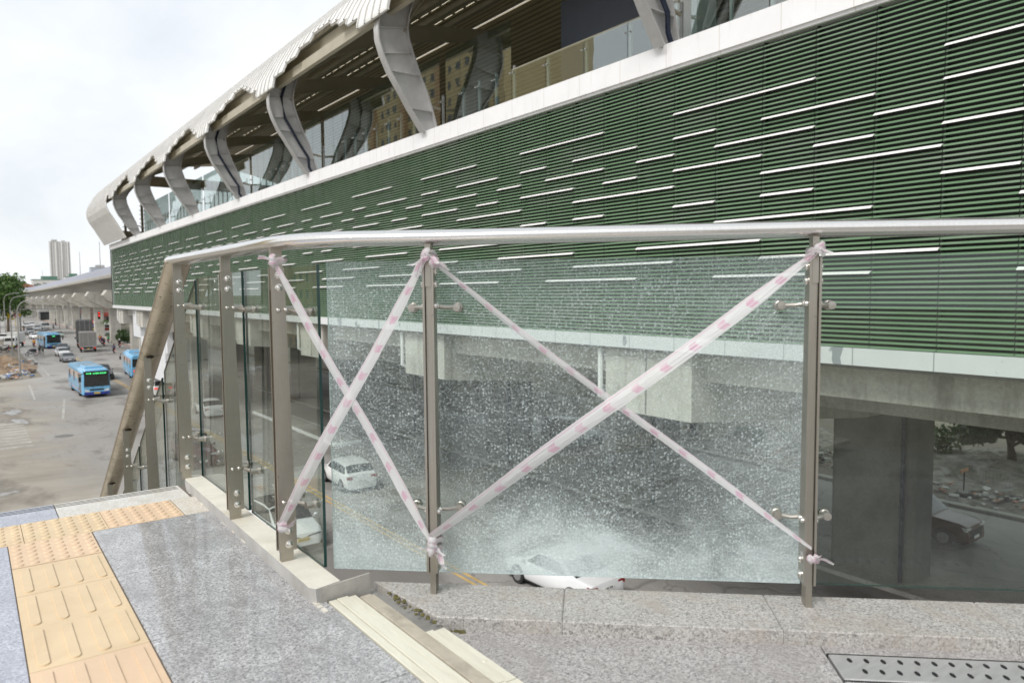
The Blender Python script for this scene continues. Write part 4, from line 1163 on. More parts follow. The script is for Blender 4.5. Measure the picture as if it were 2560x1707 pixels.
# ================================================================== ground, roads (setting)
def sheet(name, pts, z, mat, sub=None):
    mb = MB(); mb.add([(p[0], p[1], z) for p in pts], [tuple(range(len(pts)))])
    return tag(mb.build(name, mat), kind="structure")
sheet("ground", [(-3000,-400),(3000,-400),(3000,5000),(-3000,5000)], ZG, M['ground'])
sheet("road", [(-60,-40),(37.5,-40),(37.5,900),(7.5,900),(7.5,112),(3,108),(-60,106)], ZR, M['asphalt'])
for i, (pts) in enumerate((((14.13, -40), (14.25, -40), (14.25, 420), (14.13, 420)), ((14.42, -40), (14.54, -40), (14.54, 420), (14.42, 420)))):
    sheet("yellow_centre_line", pts, ZR+0.004, M['paint_yellow'])
mb = MB()
for x in (18.0, 21.6):
    for q in range(30, 420, 9):
        mb.add([(x, q, ZR+0.004), (x+0.14, q, ZR+0.004), (x+0.14, q+3.4, ZR+0.004), (x, q+3.4, ZR+0.004)], [(0,1,2,3)])
for x0, y0, x1, y1 in ((3.2, 113, 3.4, 190), (9.3, 150, 9.4, 300), (10.7, 180, 10.8, 330)):
    mb.add([(x0+5, y0, ZR+0.004), (x1+5, y0, ZR+0.004), (x1+5.6, y1, ZR+0.004), (x0+5.6, y1, ZR+0.004)], [(0,1,2,3)])
mb.add([(6.0,72,ZR+0.004),(6.18,72,ZR+0.004),(7.6,86,ZR+0.004),(7.4,86,ZR+0.004)], [(0,1,2,3)])
mb.add([(5.0,88,ZR+0.004),(5.18,88,ZR+0.004),(5.6,103,ZR+0.004),(5.4,103,ZR+0.004)], [(0,1,2,3)])
tag(mb.build("lane_markings", M['paint_white']), kind="structure")
mb = MB()
for k in range(9):
    y0 = 60.5 + k*1.42
    mb.add([(-6, y0, ZR+0.004), (3.3, y0+0.25, ZR+0.004), (3.3, y0+0.85, ZR+0.004), (-6, y0+0.6, ZR+0.004)], [(0,1,2,3)])
tag(mb.build("zebra_crossing", M['paint_white']), kind="structure")
# medians, kerbs
mb = MB(); mb.cbox(25.2, 28.4, -30, 99, ZR-0.1, ZR+0.16, 0.03); mb.cbox(26.3, 30.5, 140, 420, ZR-0.1, ZR+0.18, 0.03)
mb.cbox(37.6, 38.1, -30, 120, ZR-0.1, ZR+0.15, 0.03)
tag(mb.build("median_kerb", M['conc']), kind="structure")
mb = MB(); q = 141
while q < 415:
    mb.box(26.28, 26.42, q, q+0.9, ZR, ZR+0.22); q += 1.8
tag(mb.build("kerb_blocks", pmat("faded_red_kerb", (0.42,0.20,0.16), 0.8, var=0.2)), kind="structure")
# rubble field beyond the far carriageway
random.seed(21)
def heap(name, cx, cy, rx, ry, h, mat, n=26, seed=0, z0=ZG, label=None, cat=None):
    mb = MB(); idx = {}
    for i in range(n+1):
        for j in range(n+1):
            a = -1+2*i/n; b2 = -1+2*j/n; r = math.hypot(a, b2)
            v = max(0, 1-r)**0.8*h*(0.55+0.9*(mnoise.fractal(Vector((a*3+seed, b2*3, seed)), 1, 2, 5)+0.5)) - 0.06
            mb.v.append((cx+a*rx, cy+b2*ry, z0+v)); idx[i, j] = len(mb.v)-1
    for i in range(n):
        for j in range(n):
            mb.f.append([idx[i,j], idx[i+1,j], idx[i+1,j+1], idx[i,j+1]]); mb.mi.append(0); mb.sm.append(False)
    return mb
M['rubble'] = pmat("broken_rubble", (0.17,0.155,0.125), 0.95, var=0.55, vs=1.6, dirt=(0.55,0.54,0.52), dirt_amt=0.6, dirt_scale=1.1, bmp=0.5, bs=3)
M['redsoil'] = pmat("dug_up_soil", (0.27,0.185,0.115), 0.95, var=0.4, vs=1.2, dirt=(0.42,0.39,0.35), dirt_amt=0.6, dirt_scale=0.9, bmp=0.5, bs=3)
def debris(name, spots, n, mats, seed, zf=lambda x, y: ZR, smin=0.08, smax=0.45):
    rnd = random.Random(seed); mb = MB()
    for _ in range(n):
        cx, cy, rx, ry = rnd.choice(spots)
        x = cx+rx*rnd.gauss(0, 0.45); y = cy+ry*rnd.gauss(0, 0.45); s = rnd.uniform(smin, smax)
        mtx = Matrix.Translation((x, y, zf(x, y)+s*0.2)) @ Matrix.Rotation(rnd.uniform(0, 6.3), 4, 'Z') @ Matrix.Rotation(rnd.uniform(-0.6, 0.6), 4, 'X')
        b = MB(mtx); a, c, d = s*rnd.uniform(0.5, 1.5), s*rnd.uniform(0.4, 1), s*rnd.uniform(0.1, 0.5)
        b.box(-a/2, a/2, -c/2, c/2, 0, d)
        base = len(mb.v); mb.v += b.v; mi = rnd.randrange(len(mats))
        for f in b.f: mb.f.append([base+i for i in f]); mb.mi.append(mi); mb.sm.append(False)
    return tag(mb.build(name, mats), kind="stuff")
dm = [pmat("debris_grey", (0.45,0.44,0.42), 0.9, var=0.3), pmat("debris_brick", (0.38,0.22,0.15), 0.9, var=0.3), pmat("debris_white", (0.70,0.69,0.66), 0.8, var=0.2), pmat("debris_dark", (0.12,0.11,0.10), 0.9, var=0.3), pmat("debris_blue", (0.12,0.22,0.45), 0.7, var=0.3)]
for (nm, cx, cy, rx, ry, h, mat, lab) in (
    ("rubble_mound", 46, 58, 12, 16, 5.0, M['rubble'], "tall mound of broken concrete and soil seen between the station piers"),
    ("rubble_mound", 45, 35, 9, 9, 1.3, M['rubble'], "low grey rubble heap beyond the far carriageway under the station"),
    ("rubble_mound", 46, 16, 8, 9, 0.9, M['rubble'], "scattered low rubble heap behind the metal barriers"),
    ("soil_mound", 1.2, 130, 7.0, 16, 1.9, M['redsoil'], "heap of dug up brown soil and rubble beside the left lamp post")):
    mb = heap(nm, cx, cy, rx, ry, h, mat, seed=cx*0.37)
    tag(mb.build(nm, mat), lab, "mound")
debris("scattered_debris", [(4.5,120,2.2,5),(2.5,128,3,10),(6.0,135,2,8),(3,114,3,3)], 420, dm, 4, smax=0.6)
debris("building_debris", [(43,18,4,8),(44,34,5,8),(42,26,3,8),(46,55,10,12),(42,14,3,5)], 1500, [dm[0], dm[0], dm[2], dm[3], dm[1], dm[0], dm[3]], 9, zf=lambda x, y: ZG+0.12, smin=0.06, smax=0.38)

# ================================================================== trees and plants
M['bark'] = pmat("bark", (0.12,0.095,0.07), 0.95, var=0.3, vs=3, bmp=0.4)
def leafmat(name, a, b, c):
    m, t, out = nt(name)
    p = N(t, "ShaderNodeBsdfPrincipled"); tl = N(t, "ShaderNodeBsdfTranslucent")
    oi = N(t, "ShaderNodeNewGeometry")
    col = ramp(t, oi.outputs['Random Per Island'], [(0.0, a), (0.5, b), (1.0, c)])
    L(t, col, p.inputs['Base Color']); p.inputs['Roughness'].default_value = 0.5; L(t, col, tl.inputs[0])
    mx = N(t, "ShaderNodeMixShader"); mx.inputs[0].default_value = 0.3
    L(t, p.outputs[0], mx.inputs[1]); L(t, tl.outputs[0], mx.inputs[2]); L(t, mx.outputs[0], out.inputs[0]); return m
M['leaf'] = leafmat("leaf_green", (0.035,0.075,0.018), (0.07,0.14,0.03), (0.12,0.20,0.05))
M['leaf2'] = leafmat("leaf_dark", (0.025,0.05,0.015), (0.05,0.095,0.025), (0.09,0.14,0.04))
def leaves(mb, c, r, n, size, rnd, flat=0.7):
    for _ in range(n):
        d = Vector((rnd.gauss(0,1), rnd.gauss(0,1), rnd.gauss(0,1))).normalized()*(rnd.random()**0.4)
        p = Vector(c)+Vector((d.x*r, d.y*r, d.z*r*flat))
        a = Vector((rnd.gauss(0,1), rnd.gauss(0,1), rnd.gauss(0,0.6))).normalized(); b2 = a.cross(Vector((rnd.gauss(0,1), rnd.gauss(0,1), rnd.gauss(0,1)))).normalized()
        s = size*rnd.uniform(0.6, 1.3)
        mb.add([p-a*s, p-b2*s*0.45, p+a*s, p+b2*s*0.45], [(0,1,2,3)], 0, False)
def tree(loc, h, cr, seed, label, n=150, leaf='leaf', size=0.35, group=None, trunk=0.45):
    rnd = random.Random(seed); t = empty("tree", loc, 0, label, "tree", group)
    b = MB(); b.tube([(0,0,-0.2),(0.15,0.1,h*0.25),(0.05,0.3,h*0.5),(0.2,0.1,h*0.75)], [trunk, trunk*0.75, trunk*0.55, trunk*0.25], 9)
    clumps = []
    for k in range(15):
        a = rnd.uniform(0, 6.28); rr = cr*rnd.uniform(0.15, 0.8); z = h*rnd.uniform(0.42, 0.92)
        rr *= 1 - 0.5*max(0, (z/h-0.7)/0.3)
        c = (rr*math.cos(a), rr*math.sin(a), z); clumps.append(c)
        if k < 9: b.tube([(0.1,0.2,h*rnd.uniform(0.28,0.5)), (c[0]*0.5, c[1]*0.5, c[2]*0.85), c], [trunk*0.35, trunk*0.2, 0.04], 6)
    b.build("trunk", M['bark'], t)
    l = MB()
    for c in clumps: leaves(l, c, cr*rnd.uniform(0.32, 0.5), n, size, rnd)
    l.build_raw("crown", M[leaf], t)
    return t
tree((6.4, 236, ZR), 16.0, 9.4, 1, "large spreading tree at the left edge behind the lamp posts", 420, size=0.46)
tree((9.5, 262, ZR), 13.0, 5.6, 2, "rounder tree reaching over the left lane by the gantry", 240, size=0.42)
tree((3.0, 300, ZR), 14.0, 6.0, 3, "tree farther back along the left pavement, half hidden by the big crown", 160, size=0.5)
tree((30, 460, ZR), 17.0, 8.0, 4, "distant green tree showing above the viaduct near the pale tower", 160, size=0.6)
tree((14.0, 420, ZR), 15.0, 7.0, 5, "dark tree in the distance where the viaduct meets the rooftops", 130, 'leaf2', 0.6)
tree((46.5, 15.5, ZR), 4.6, 3.2, 6, "dark bushy tree beyond the rubble, seen right of the nearest pier", 300, 'leaf2', 0.24, trunk=0.3)
tree((50, 11, ZR), 5.0, 3.6, 7, "second tree farther behind the nearest pier beside the parked bikes", 220, 'leaf2', 0.28, trunk=0.3)
def bush(loc, r, seed, label, leaf='leaf2', n=260, size=0.16, name="shrub"):
    rnd = random.Random(seed); t = empty(name, loc, 0, label, "shrub", "shrubs on the median")
    l = MB()
    for k in range(6): leaves(l, (rnd.uniform(-r,r)*0.6, rnd.uniform(-r,r)*0.9, r*rnd.uniform(0.35,0.9)), r*0.55, n//3, size, rnd)
    l.build_raw("foliage", M[leaf], t)
    b = MB()
    for k in range(5): b.tube([(0,0,0), (rnd.uniform(-r,r)*0.4, rnd.uniform(-r,r)*0.4, r*0.8)], [0.04, 0.02], 5)
    b.build("stems", M['bark'], t)
    return t
bush((27.6, 176, ZR+0.15), 2.4, 31, "dense green shrub under the white cladding of the station's far end", n=500, size=0.3)
bush((27.8, 190, ZR+0.15), 2.2, 32, "shrub beside the pale column at the station's far corner", n=400, size=0.3)
bush((28.0, 162, ZR+0.15), 2.0, 33, "low shrub on the median nearest the riders by the red kerb", n=400, size=0.28)
bush((29.0, 330, ZR+0.15), 2.2, 34, "hedge clump on the median in front of the bus shelter", n=300, size=0.4)
bush((47.5, 19.5, ZR), 2.0, 36, "dark shrub just right of the nearest pier beyond the brown suv", n=520, size=0.2)
bush((42.5, 29.5, ZR), 1.1, 35, "straggly bush behind the right half of the shattered glass", n=520, size=0.13)
def palm(loc, h, seed, label):
    rnd = random.Random(seed); t = empty("palm", loc, 0, label, "palm", "palms on the median")
    b = MB(); b.tube([(0,0,0),(0.1,0,h*0.5),(0.05,0.1,h)], [0.16,0.12,0.10], 7); b.build("trunk", M['bark'], t)
    l = MB()
    for k in range(13):
        a = k*2.4; L_ = rnd.uniform(2.0, 2.8); up = rnd.uniform(0.3, 1.2)
        for q in range(14):
            f = q/13; x = L_*f*math.cos(a); y = L_*f*math.sin(a); z = h+up*f*1.8-2.2*f*f
            for s in (-1, 1):
                d = Vector((-math.sin(a)*s, math.cos(a)*s, -0.5)); p = Vector((x, y, z)); e_ = p+d*0.5*(1-f*0.6); fw_ = Vector((math.cos(a), math.sin(a), 0))*0.09
                l.add([p, p+fw_, e_+fw_*1.5, e_], [(0,1,2,3)], 0)
    l.build_raw("fronds", M['leaf'], t)
palm((26.9, 184, ZR), 4.4, 5, "small palm with arching fronds at the corner of the white cladding")
palm((28.4, 205, ZR), 4.0, 6, "palm partly hidden behind the pale end column")

# ================================================================== viaduct beyond the station
va = empty("viaduct", (26, 300, ZR), 0, "long concrete railway viaduct running away from the station to the left", "viaduct")
VO = Vector((26, 300, ZR))
VP_ = [(25.4, 98), (25.6, 146), (26.6, 220), (27.6, 300), (27.6, 380), (25.5, 470), (20.0, 600), (8.0, 760), (-15.0, 960)]
def vz(y): return 0.0 if y < 150 else -0.006*(min(y, 420)-150)
def sweep(mb, prof, mi=0):
    rings = []
    for i, (x, y) in enumerate(VP_):
        a = Vector(VP_[max(i-1,0)]); c2 = Vector(VP_[min(i+1,len(VP_)-1)]); d = (c2-a).normalized(); n = Vector((d.y, -d.x))
        rings.append([(x+n.x*p, y+n.y*p, z+vz(y)) for p, z in prof])
    mb.rings(rings, True, True, mi, False)
def vpart(mb, name, mat, parent=None):
    o = mb.build(name, mat); o.data.transform(Matrix.Translation(-VO)); o.parent = parent or va; return o
b = MB(); sweep(b, [(-4.7,4.75),(-4.7,4.35),(-2.9,3.9),(-2.3,2.15),(2.3,2.15),(2.9,3.9),(4.7,4.35),(4.7,4.75)]); vpart(b, "deck", M['conc'])
for s in (-1, 1):
    b = MB(); sweep(b, [(s*4.72,4.76),(s*4.72,5.0),(s*4.55,5.0),(s*4.55,4.76)]); vpart(b, "parapet", M['conc_pale'])
def barriermat():
    m, t, out = nt("bluish_noise_barrier"); p = N(t, "ShaderNodeBsdfPrincipled"); L(t, p.outputs[0], out.inputs[0])
    co = objco(t); sp = N(t, "ShaderNodeSeparateXYZ"); L(t, co, sp.inputs[0])
    f = ramp(t, math_(t, 'PINGPONG', math_(t, 'DIVIDE', sp.outputs['Y'], 2.0), 0.5), [(0.0, (1,1,1)), (0.06, (0,0,0))])
    L(t, mixc(t, f, (0.42,0.44,0.53), (0.22,0.23,0.27)), p.inputs['Base Color']); p.inputs['Roughness'].default_value = 0.4; return m
b = MB(); sweep(b, [(-4.66,5.0),(-4.66,6.35),(-4.62,6.35),(-4.62,5.0)]); vpart(b, "noise_barrier", barriermat())
def vpos(y):
    for i in range(len(VP_)-1):
        if VP_[i][1] <= y <= VP_[i+1][1]:
            f = (y-VP_[i][1])/(VP_[i+1][1]-VP_[i][1]); return VP_[i][0]+(VP_[i+1][0]-VP_[i][0])*f
    return VP_[-1][0]
for k in range(22):
    y = 154+k*27.5; x = vpos(y); dz = vz(y)
    b = MB(); b.box(x-1.0, x+1.0, y-1.1, y+1.1, ZR, 0.6+dz); pr_ = vpart(b, "pier", M['conc_pale'])
    b = MB(); b.prism([(x-4.9, 2.14+dz), (x-5.5, 1.2+dz), (x-4.9, 0.25+dz), (x-1.7, -1.5+dz), (x+1.7, -1.5+dz), (x+4.9, 0.25+dz), (x+5.5, 1.2+dz), (x+4.9, 2.14+dz)], 'y', y-1.9, y+1.9)
    vpart(b, "pier_cap", M['conc_pale'], pr_)
for k, y in enumerate((168, 205, 250, 330)):
    x = vpos(y)-3.9; m_ = empty("catenary_mast", (x, y, 4.8+vz(y)), 0, ["tallest thin mast on the viaduct close to the station", "thin mast on the viaduct, second from the station", "short looking thin mast on the viaduct, third from the station", "faint thin mast far along the viaduct"][k], "mast", "masts on the viaduct")
    b = MB(); b.tube([(0,0,0),(0,0,7.2)], [0.09, 0.05], 6); b.build("pole", M['lamp_metal'], m_)
    b = MB(); b.box(-0.3,0.3,-0.3,0.3,0,0.25); b.build("base_plate", M['conc'], m_)

# ================================================================== far buildings
def windowmat(name, wall, win, sx, sz, wx=0.55, wz=0.5, axis='X'):
    """flat colour wall used behind modelled window strips"""
    return pmat(name, wall, 0.8, var=0.05, vs=0.1)
def gridwall(name, wall, win, px_, pz_, fx=0.5, fz=0.5, axis='X'):
    """a wall with rows of small windows"""
    m, t, out = nt(name); p = N(t, "ShaderNodeBsdfPrincipled"); L(t, p.outputs[0], out.inputs[0]); p.inputs['Roughness'].default_value = 0.7
    co = objco(t); sp = N(t, "ShaderNodeSeparateXYZ"); L(t, co, sp.inputs[0])
    a = math_(t, 'LESS_THAN', math_(t, 'FRACT', math_(t, 'DIVIDE', sp.outputs[axis], px_)), fx)
    b = math_(t, 'LESS_THAN', math_(t, 'FRACT', math_(t, 'DIVIDE', sp.outputs['Z'], pz_)), fz)
    n = noise(t, co, 0.1, 4)
    c = ramp(t, n, [(0.3, tuple(x*0.93 for x in wall)), (0.7, wall)])
    L(t, mixc(t, math_(t, 'MULTIPLY', a, b), c, win), p.inputs['Base Color']); return m
tw = empty("tower_block", (126, 1400, ZR), R(-6), "pale tall apartment tower standing far away above the viaduct", "tower")
b = MB(); b.box(-14.5, 14.5, -9, 9, 0, 98); b.box(-11, -3, -9.4, 9, 98, 101); b.box(3, 8, -6, 6, 98, 100); b.build("wall", gridwall("cream_tower", (0.58,0.57,0.55), (0.25,0.26,0.275), 2.9, 3.15, 0.5, 0.55), tw)
wm = pmat("house_window", (0.20,0.21,0.225), 0.3)
for k in range(4):
    b = MB(); b.box(-14.4+k*8.2, -12.6+k*8.2, -9.9, -9.0, 2, 97); b.build("balcony_stack", pmat("tower_white", (0.72,0.71,0.69), 0.8), tw)
hs_ = [(18, 560, 16, 12, 18, (0.52,0.53,0.55), "grey flat roofed house at the far left above the trees", 0),
       (33, 640, 18, 14, 17, (0.62,0.50,0.44), "pinkish house with a dull red roof near the left skyline", 1),
       (55, 690, 26, 14, 23, (0.66,0.65,0.62), "white block with a green roof terrace left of the tower", 2),
       (74, 720, 14, 12, 26, (0.70,0.69,0.67), "narrow white house close to the foot of the tower", 2),
       (92, 700, 16, 12, 21, (0.60,0.57,0.53), "cream house with an orange roof right of the tower foot", 3),
       (8, 620, 14, 12, 15, (0.48,0.47,0.46), "low grey house on the left edge of the skyline", 0),
       (118, 900, 20, 14, 40, (0.42,0.47,0.53), "bluish distant block just right of the pale tower", 0)]
for (x, y, w, d, h, c, lab, rt) in hs_:
    hb = empty("house", (x, y, ZR), 0, lab, "house", "houses on the skyline")
    b = MB(); b.box(-w/2, w/2, -d/2, d/2, 0, h); b.build("wall", pmat("house_wall", c, 0.85, var=0.12, vs=0.2), hb)
    for q in range(int(w/3.2)):
        for f in range(max(1, int(h/3.4)-2), int(h/3.4)):
            b = MB(); b.box(-w/2+1+q*3.2, -w/2+2.6+q*3.2, -d/2-0.06, -d/2+0.05, 1.2+f*3.4, 2.9+f*3.4); b.build("window", wm, hb)
    b = MB(); rc = [(0.40,0.40,0.40), (0.35,0.16,0.11), (0.12,0.22,0.17), (0.50,0.22,0.12)][rt]
    if rt in (1, 3): b.prism([(-w/2-0.5, h), (w/2+0.5, h), (0, h+3.5)], 'y', -d/2-0.5, d/2+0.5)
    else: b.box(-w/2-0.2, w/2+0.2, -d/2-0.2, d/2+0.2, h, h+0.5); b.box(-w/4, w/6, -d/4, d/4, h+0.5, h+3.0)
    b.build("roof", pmat("house_roof", rc, 0.8, var=0.15, vs=0.3), hb)
# ochre apartment block across the road, outside the frame on the left: the platform glass mirrors it
ab = empty("apartment_block", (-62, 137, ZR), 0, "ochre apartment block with rows of windows mirrored in the platform glass", "apartment block")
b = MB(); b.box(-11, 11, -28, 28, 0, 78); b.build("wall", gridwall("ochre_render", (0.56,0.45,0.24), (0.12,0.13,0.14), 3.3, 3.2, 0.40, 0.50, 'Y'), ab)
for k in range(4):
    b = MB(); b.box(11.0, 12.0, -22+k*15, -19.8+k*15, 3, 76); b.build("balcony_stack", pmat("balcony_orange", (0.46,0.30,0.17), 0.85, var=0.1), ab)
# ================================================================== vehicles
PAINT = {}
def paint(col, name="car_paint"):
    if col not in PAINT: PAINT[col] = pmat(name, col, 0.36, 0.0, var=0.03, vs=0.8, dirt=tuple(c*0.7+0.05 for c in col), dirt_amt=0.25, dirt_scale=1.2, coat=0.35)
    return PAINT[col]
def text_mesh(txt, size, mat, name, parent, M4, extrude=0.002, align='CENTER'):
    cu = bpy.data.curves.new(name, 'FONT'); cu.body = txt; cu.size = size; cu.align_x = align; cu.align_y = 'CENTER'; cu.extrude = extrude; cu.resolution_u = 2
    to = bpy.data.objects.new(name, cu); COL.objects.link(to)
    dg = bpy.context.evaluated_depsgraph_get(); dg.update()
    me = bpy.data.meshes.new_from_object(to.evaluated_get(dg)); bpy.data.objects.remove(to); bpy.data.curves.remove(cu)
    me.name = name; me.transform(M4); me.materials.clear(); me.materials.append(mat)
    o = bpy.data.objects.new(name, me); COL.objects.link(o); o.parent = parent; return o
# stations along the car, rear to front: (y/L, bonnet or belt height, roof height, width factor)
KIND = {
 'sedan': [(-.50,.66,.67,.80),(-.485,.90,.91,.90),(-.33,.97,.985,.97),(-.17,.95,1.36,1.0),(-.02,.93,1.44,1.0),(.09,.92,1.41,1.0),(.26,.92,.95,.99),(.42,.80,.815,.95),(.48,.66,.67,.86),(.50,.50,.51,.76)],
 'hatch': [(-.50,.62,.63,.82),(-.490,.95,.97,.92),(-.45,1.0,1.06,.96),(-.36,.98,1.44,.99),(-.05,.96,1.52,1.0),(.09,.95,1.48,1.0),(.27,.95,.98,.99),(.43,.84,.855,.95),(.485,.68,.69,.86),(.50,.50,.51,.78)],
 'suv':   [(-.50,.70,.71,.86),(-.493,1.10,1.13,.94),(-.475,1.16,1.22,.97),(-.42,1.14,1.72,.99),(-.05,1.12,1.82,1.0),(.06,1.11,1.78,1.0),(.20,1.12,1.17,.99),(.43,1.06,1.075,.97),(.488,.96,.97,.93),(.50,.62,.63,.88)],
 'van':   [(-.50,.60,.61,.90),(-.498,1.10,1.2,.97),(-.49,1.12,1.60,.97),(-.47,1.12,1.90,.98),(-.05,1.10,1.98,1.0),(.20,1.10,1.92,1.0),(.36,1.10,1.16,.99),(.46,.95,.97,.96),(.492,.75,.76,.92),(.50,.50,.51,.86)],
}
def car(name, kind, loc, rz, col, label, cat="car", Lc=4.3, Wc=1.78, sc=1.0, brake=False, plate='plate_white', group="cars on the road", detail=1, trim=False, black_roof=False):
    root = empty(name, loc, rz, label, cat, group); root.scale = (sc, sc, sc)
    st = KIND[kind]; mt = paint(col); hw = Wc/2; rings = []
    zlow = 0.24 if kind != 'suv' else 0.30
    def ring(s):
        f, zb, zr, w = s; y = f*Lc; w *= hw; cab = zr-zb > 0.15
        wr = w*(0.80 if cab else 0.88)
        up = [(w*0.90, zlow), (w*0.985, zlow+0.12), (w, (zlow+zb)*0.52), (w*0.965, zb-0.03), (w*0.945 if cab else w*0.90, zb), (wr, zr-0.055 if cab else zr-0.004), (wr*0.80, zr-0.006), (wr*0.35, zr+0.012)]
        pts = [(x, y, z) for x, z in up] + [(-x, y, z) for x, z in up[::-1]]
        return pts
    rr = [ring(s) for s in st]
    b = MB(); b.rings(rr, True, True, 0, True); b.build("body", mt, root, smooth_angle=32)
    cabs = [i for i, s in enumerate(st) if s[2]-s[1] > 0.15]; i0_, i1_ = cabs[0]-1, cabs[-1]+1
    def P(i, j): return Vector(rr[i][j])
    def lerp3(a, b_, f): return a.lerp(b_, f)
    for s in (0, 1):
        j4, j5 = (4, 5) if s == 0 else (11, 10)
        pts_b = []; pts_t = []
        lo_ = lerp3(P(i0_, j4), P(cabs[0], j4), 0.55); hi_ = lerp3(P(i1_, j4), P(cabs[-1], j4), 0.28)
        for q in ([lo_] + [P(i, j4) for i in cabs] + [hi_]): pts_b.append(q)
        for k_, i in enumerate([cabs[0]] + cabs + [cabs[-1]]): pts_t.append(P(i, j5))
        b = MB(); sg = 1 if s == 0 else -1; o_ = Vector((0.012*sg, 0, 0.004)); vs = []
        for q, t_ in zip(pts_b, pts_t):
            vs.append(q.lerp(t_, 0.06)+o_); vs.append(q.lerp(t_, 0.90)+o_)
        vs[1] = vs[0].lerp(vs[3], 0.55); vs[-1] = vs[-2].lerp(vs[-3], 0.25)
        n_ = len(vs)//2
        b.add(vs, [(2*i, 2*i+2, 2*i+3, 2*i+1) for i in range(n_-1)]); b.build("side_window", M['carglass'], root)
    for nm, ia, ib in (("windshield", i1_, cabs[-1]), ("rear_window", i0_, cabs[0])):
        b = MB(); vs = []
        dn = Vector((0, 0.02 if nm == "windshield" else -0.02, 0.012))
        for j in (4, 5, 6, 7, 8, 9, 10, 11):
            if j in (4, 11): continue
        cols = (5, 6, 7, 8, 9, 10)
        for j in cols:
            a_, c_ = P(ia, j), P(ib, j); vs.append(a_.lerp(c_, 0.05)+dn); vs.append(a_.lerp(c_, 0.93)+dn)
        b.add(vs, [(2*i, 2*i+2, 2*i+3, 2*i+1) for i in range(len(cols)-1)], 0, True); b.build(nm, M['carglass'], root)
    if black_roof:
        b = MB(); vs = []
        for i in cabs:
            for j in (5, 6, 7, 8, 9, 10): vs.append(P(i, j)+Vector((0, 0, 0.012)))
        b.add(vs, [(6*i+k, 6*i+k+1, 6*i+k+7, 6*i+k+6) for i in range(len(cabs)-1) for k in range(5)], 0, True); b.build("roof_panel", M['black'], root)
    wr_ = 0.32 if kind != 'suv' else 0.37
    for sy in (-0.30, 0.305):
        for sx in (-1, 1):
            b = MB(); x = sx*(hw-0.19); y = sy*Lc
            b.lathe([(wr_*0.62, 0), (wr_*0.95, 0.01), (wr_, 0.04), (wr_, 0.18), (wr_*0.95, 0.205), (wr_*0.66, 0.205)], (x, y, wr_), (sx, 0, 0), 18)
            w_ = b.build("wheel", M['tyre'], root)
            b = MB(); b.lathe([(0.0, 0.212), (wr_*0.2, 0.214), (wr_*0.30, 0.209), (wr_*0.62, 0.213), (wr_*0.66, 0.200)], (x, y, wr_), (sx, 0, 0), 10)
            b.build("rim", M['rim'], w_)
            b = MB(); pts = [(y+(wr_+0.04)*math.cos(a), max(zlow-0.02, wr_+0.01+(wr_+0.04)*math.sin(a))) for a in [math.pi*i/12 for i in range(13)]]
            xx = sx*(hw*0.985-0.012); b.prism([(p[0], p[1]) for p in pts], 'x', xx-0.02, xx+0.02); b.build("wheel_arch", M['black'], root)
    b = MB(); b.box(-hw*0.9, hw*0.9, -Lc*0.47, Lc*0.47, zlow-0.06, zlow+0.02); b.build("underbody", M['black'], root)
    fz = st[-2][1]; ff = st[-2][0]*Lc; fe = st[-1][0]*Lc; fw_ = hw*st[-2][3]
    for sx in (-1, 1):
        b = MB(); b.prism([(sx*fw_*1.0, fz-0.16), (sx*fw_*0.50, fz-0.17), (sx*fw_*0.50, fz-0.05), (sx*fw_*1.0, fz+0.0)], 'y', ff-0.20, ff+0.022); b.build("headlight", M['headlight'], root)
        rz_ = st[1][1]; rf_ = st[1][0]*Lc
        b = MB(); b.prism([(sx*hw*0.92, rz_-0.20), (sx*hw*0.55, rz_-0.18), (sx*hw*0.55, rz_-0.06), (sx*hw*0.92, rz_-0.02)], 'y', rf_-0.035, rf_+0.15); b.build("tail_light", M['taillight'] if brake else M['tail_off'], root)
        b = MB(); mx_ = sx*(hw+0.10); my = st[i1_][0]*Lc-0.18; b.ball((mx_, my, st[i1_][1]+0.08), 0.10, 8, 6, sy=0.6, sz=0.75); b.cyl((sx*hw*0.9, my, st[i1_][1]), (mx_, my, st[i1_][1]+0.05), 0.025, n=5); b.build("mirror", mt, root)
    b = MB(); b.prism([(-fw_*0.55, 0.44), (fw_*0.55, 0.44), (fw_*0.72, fz-0.16), (-fw_*0.72, fz-0.16)], 'y', fe-0.20, fe-0.012 if trim else fe+0.006); b.build("grille", M['black'], root)
    if trim:
        b = MB()
        for sx in (-1, 1):
            b.prism([(0, fz-0.14), (0, fz-0.22), (sx*0.14, fz-0.19), (sx*0.30, fz-0.10), (sx*fw_*0.93, fz-0.05), (sx*fw_*0.93, fz-0.02), (sx*0.26, fz-0.06)], 'y', ff-0.04, ff+0.05)
        b.build("grille_trim", M['lettering'], root)
        b = MB(); b.prism([(-0.05, fz-0.10), (-0.03, fz-0.10), (0, fz-0.16), (0.03, fz-0.10), (0.05, fz-0.10), (0.0, fz-0.20)], 'y', ff+0.05, ff+0.06); b.build("emblem", M['chrome'], root)
    for yy, s in ((fe+0.012, 1), (st[0][0]*Lc-0.012, -1)):
        b = MB(); b.box(-0.24, 0.24, yy-0.008, yy+0.008, 0.42 if s > 0 else 0.66, 0.55 if s > 0 else 0.79)
        pl = b.build("number_plate", M[plate], root)
        if detail > 1:
            mt4 = Matrix.Translation((0, yy+0.012*s, 0.485 if s > 0 else 0.725)) @ Matrix.Rotation(math.pi/2, 4, 'X')
            if s > 0: mt4 = Matrix.Translation((0, yy+0.012, 0.485)) @ Matrix.Rotation(math.pi, 4, 'Z') @ Matrix.Rotation(math.pi/2, 4, 'X')
            text_mesh("30H 041 18" if s > 0 else "30L 304", 0.085 if s > 0 else 0.10, M['lettering'], "plate_number", pl, mt4)
    return root
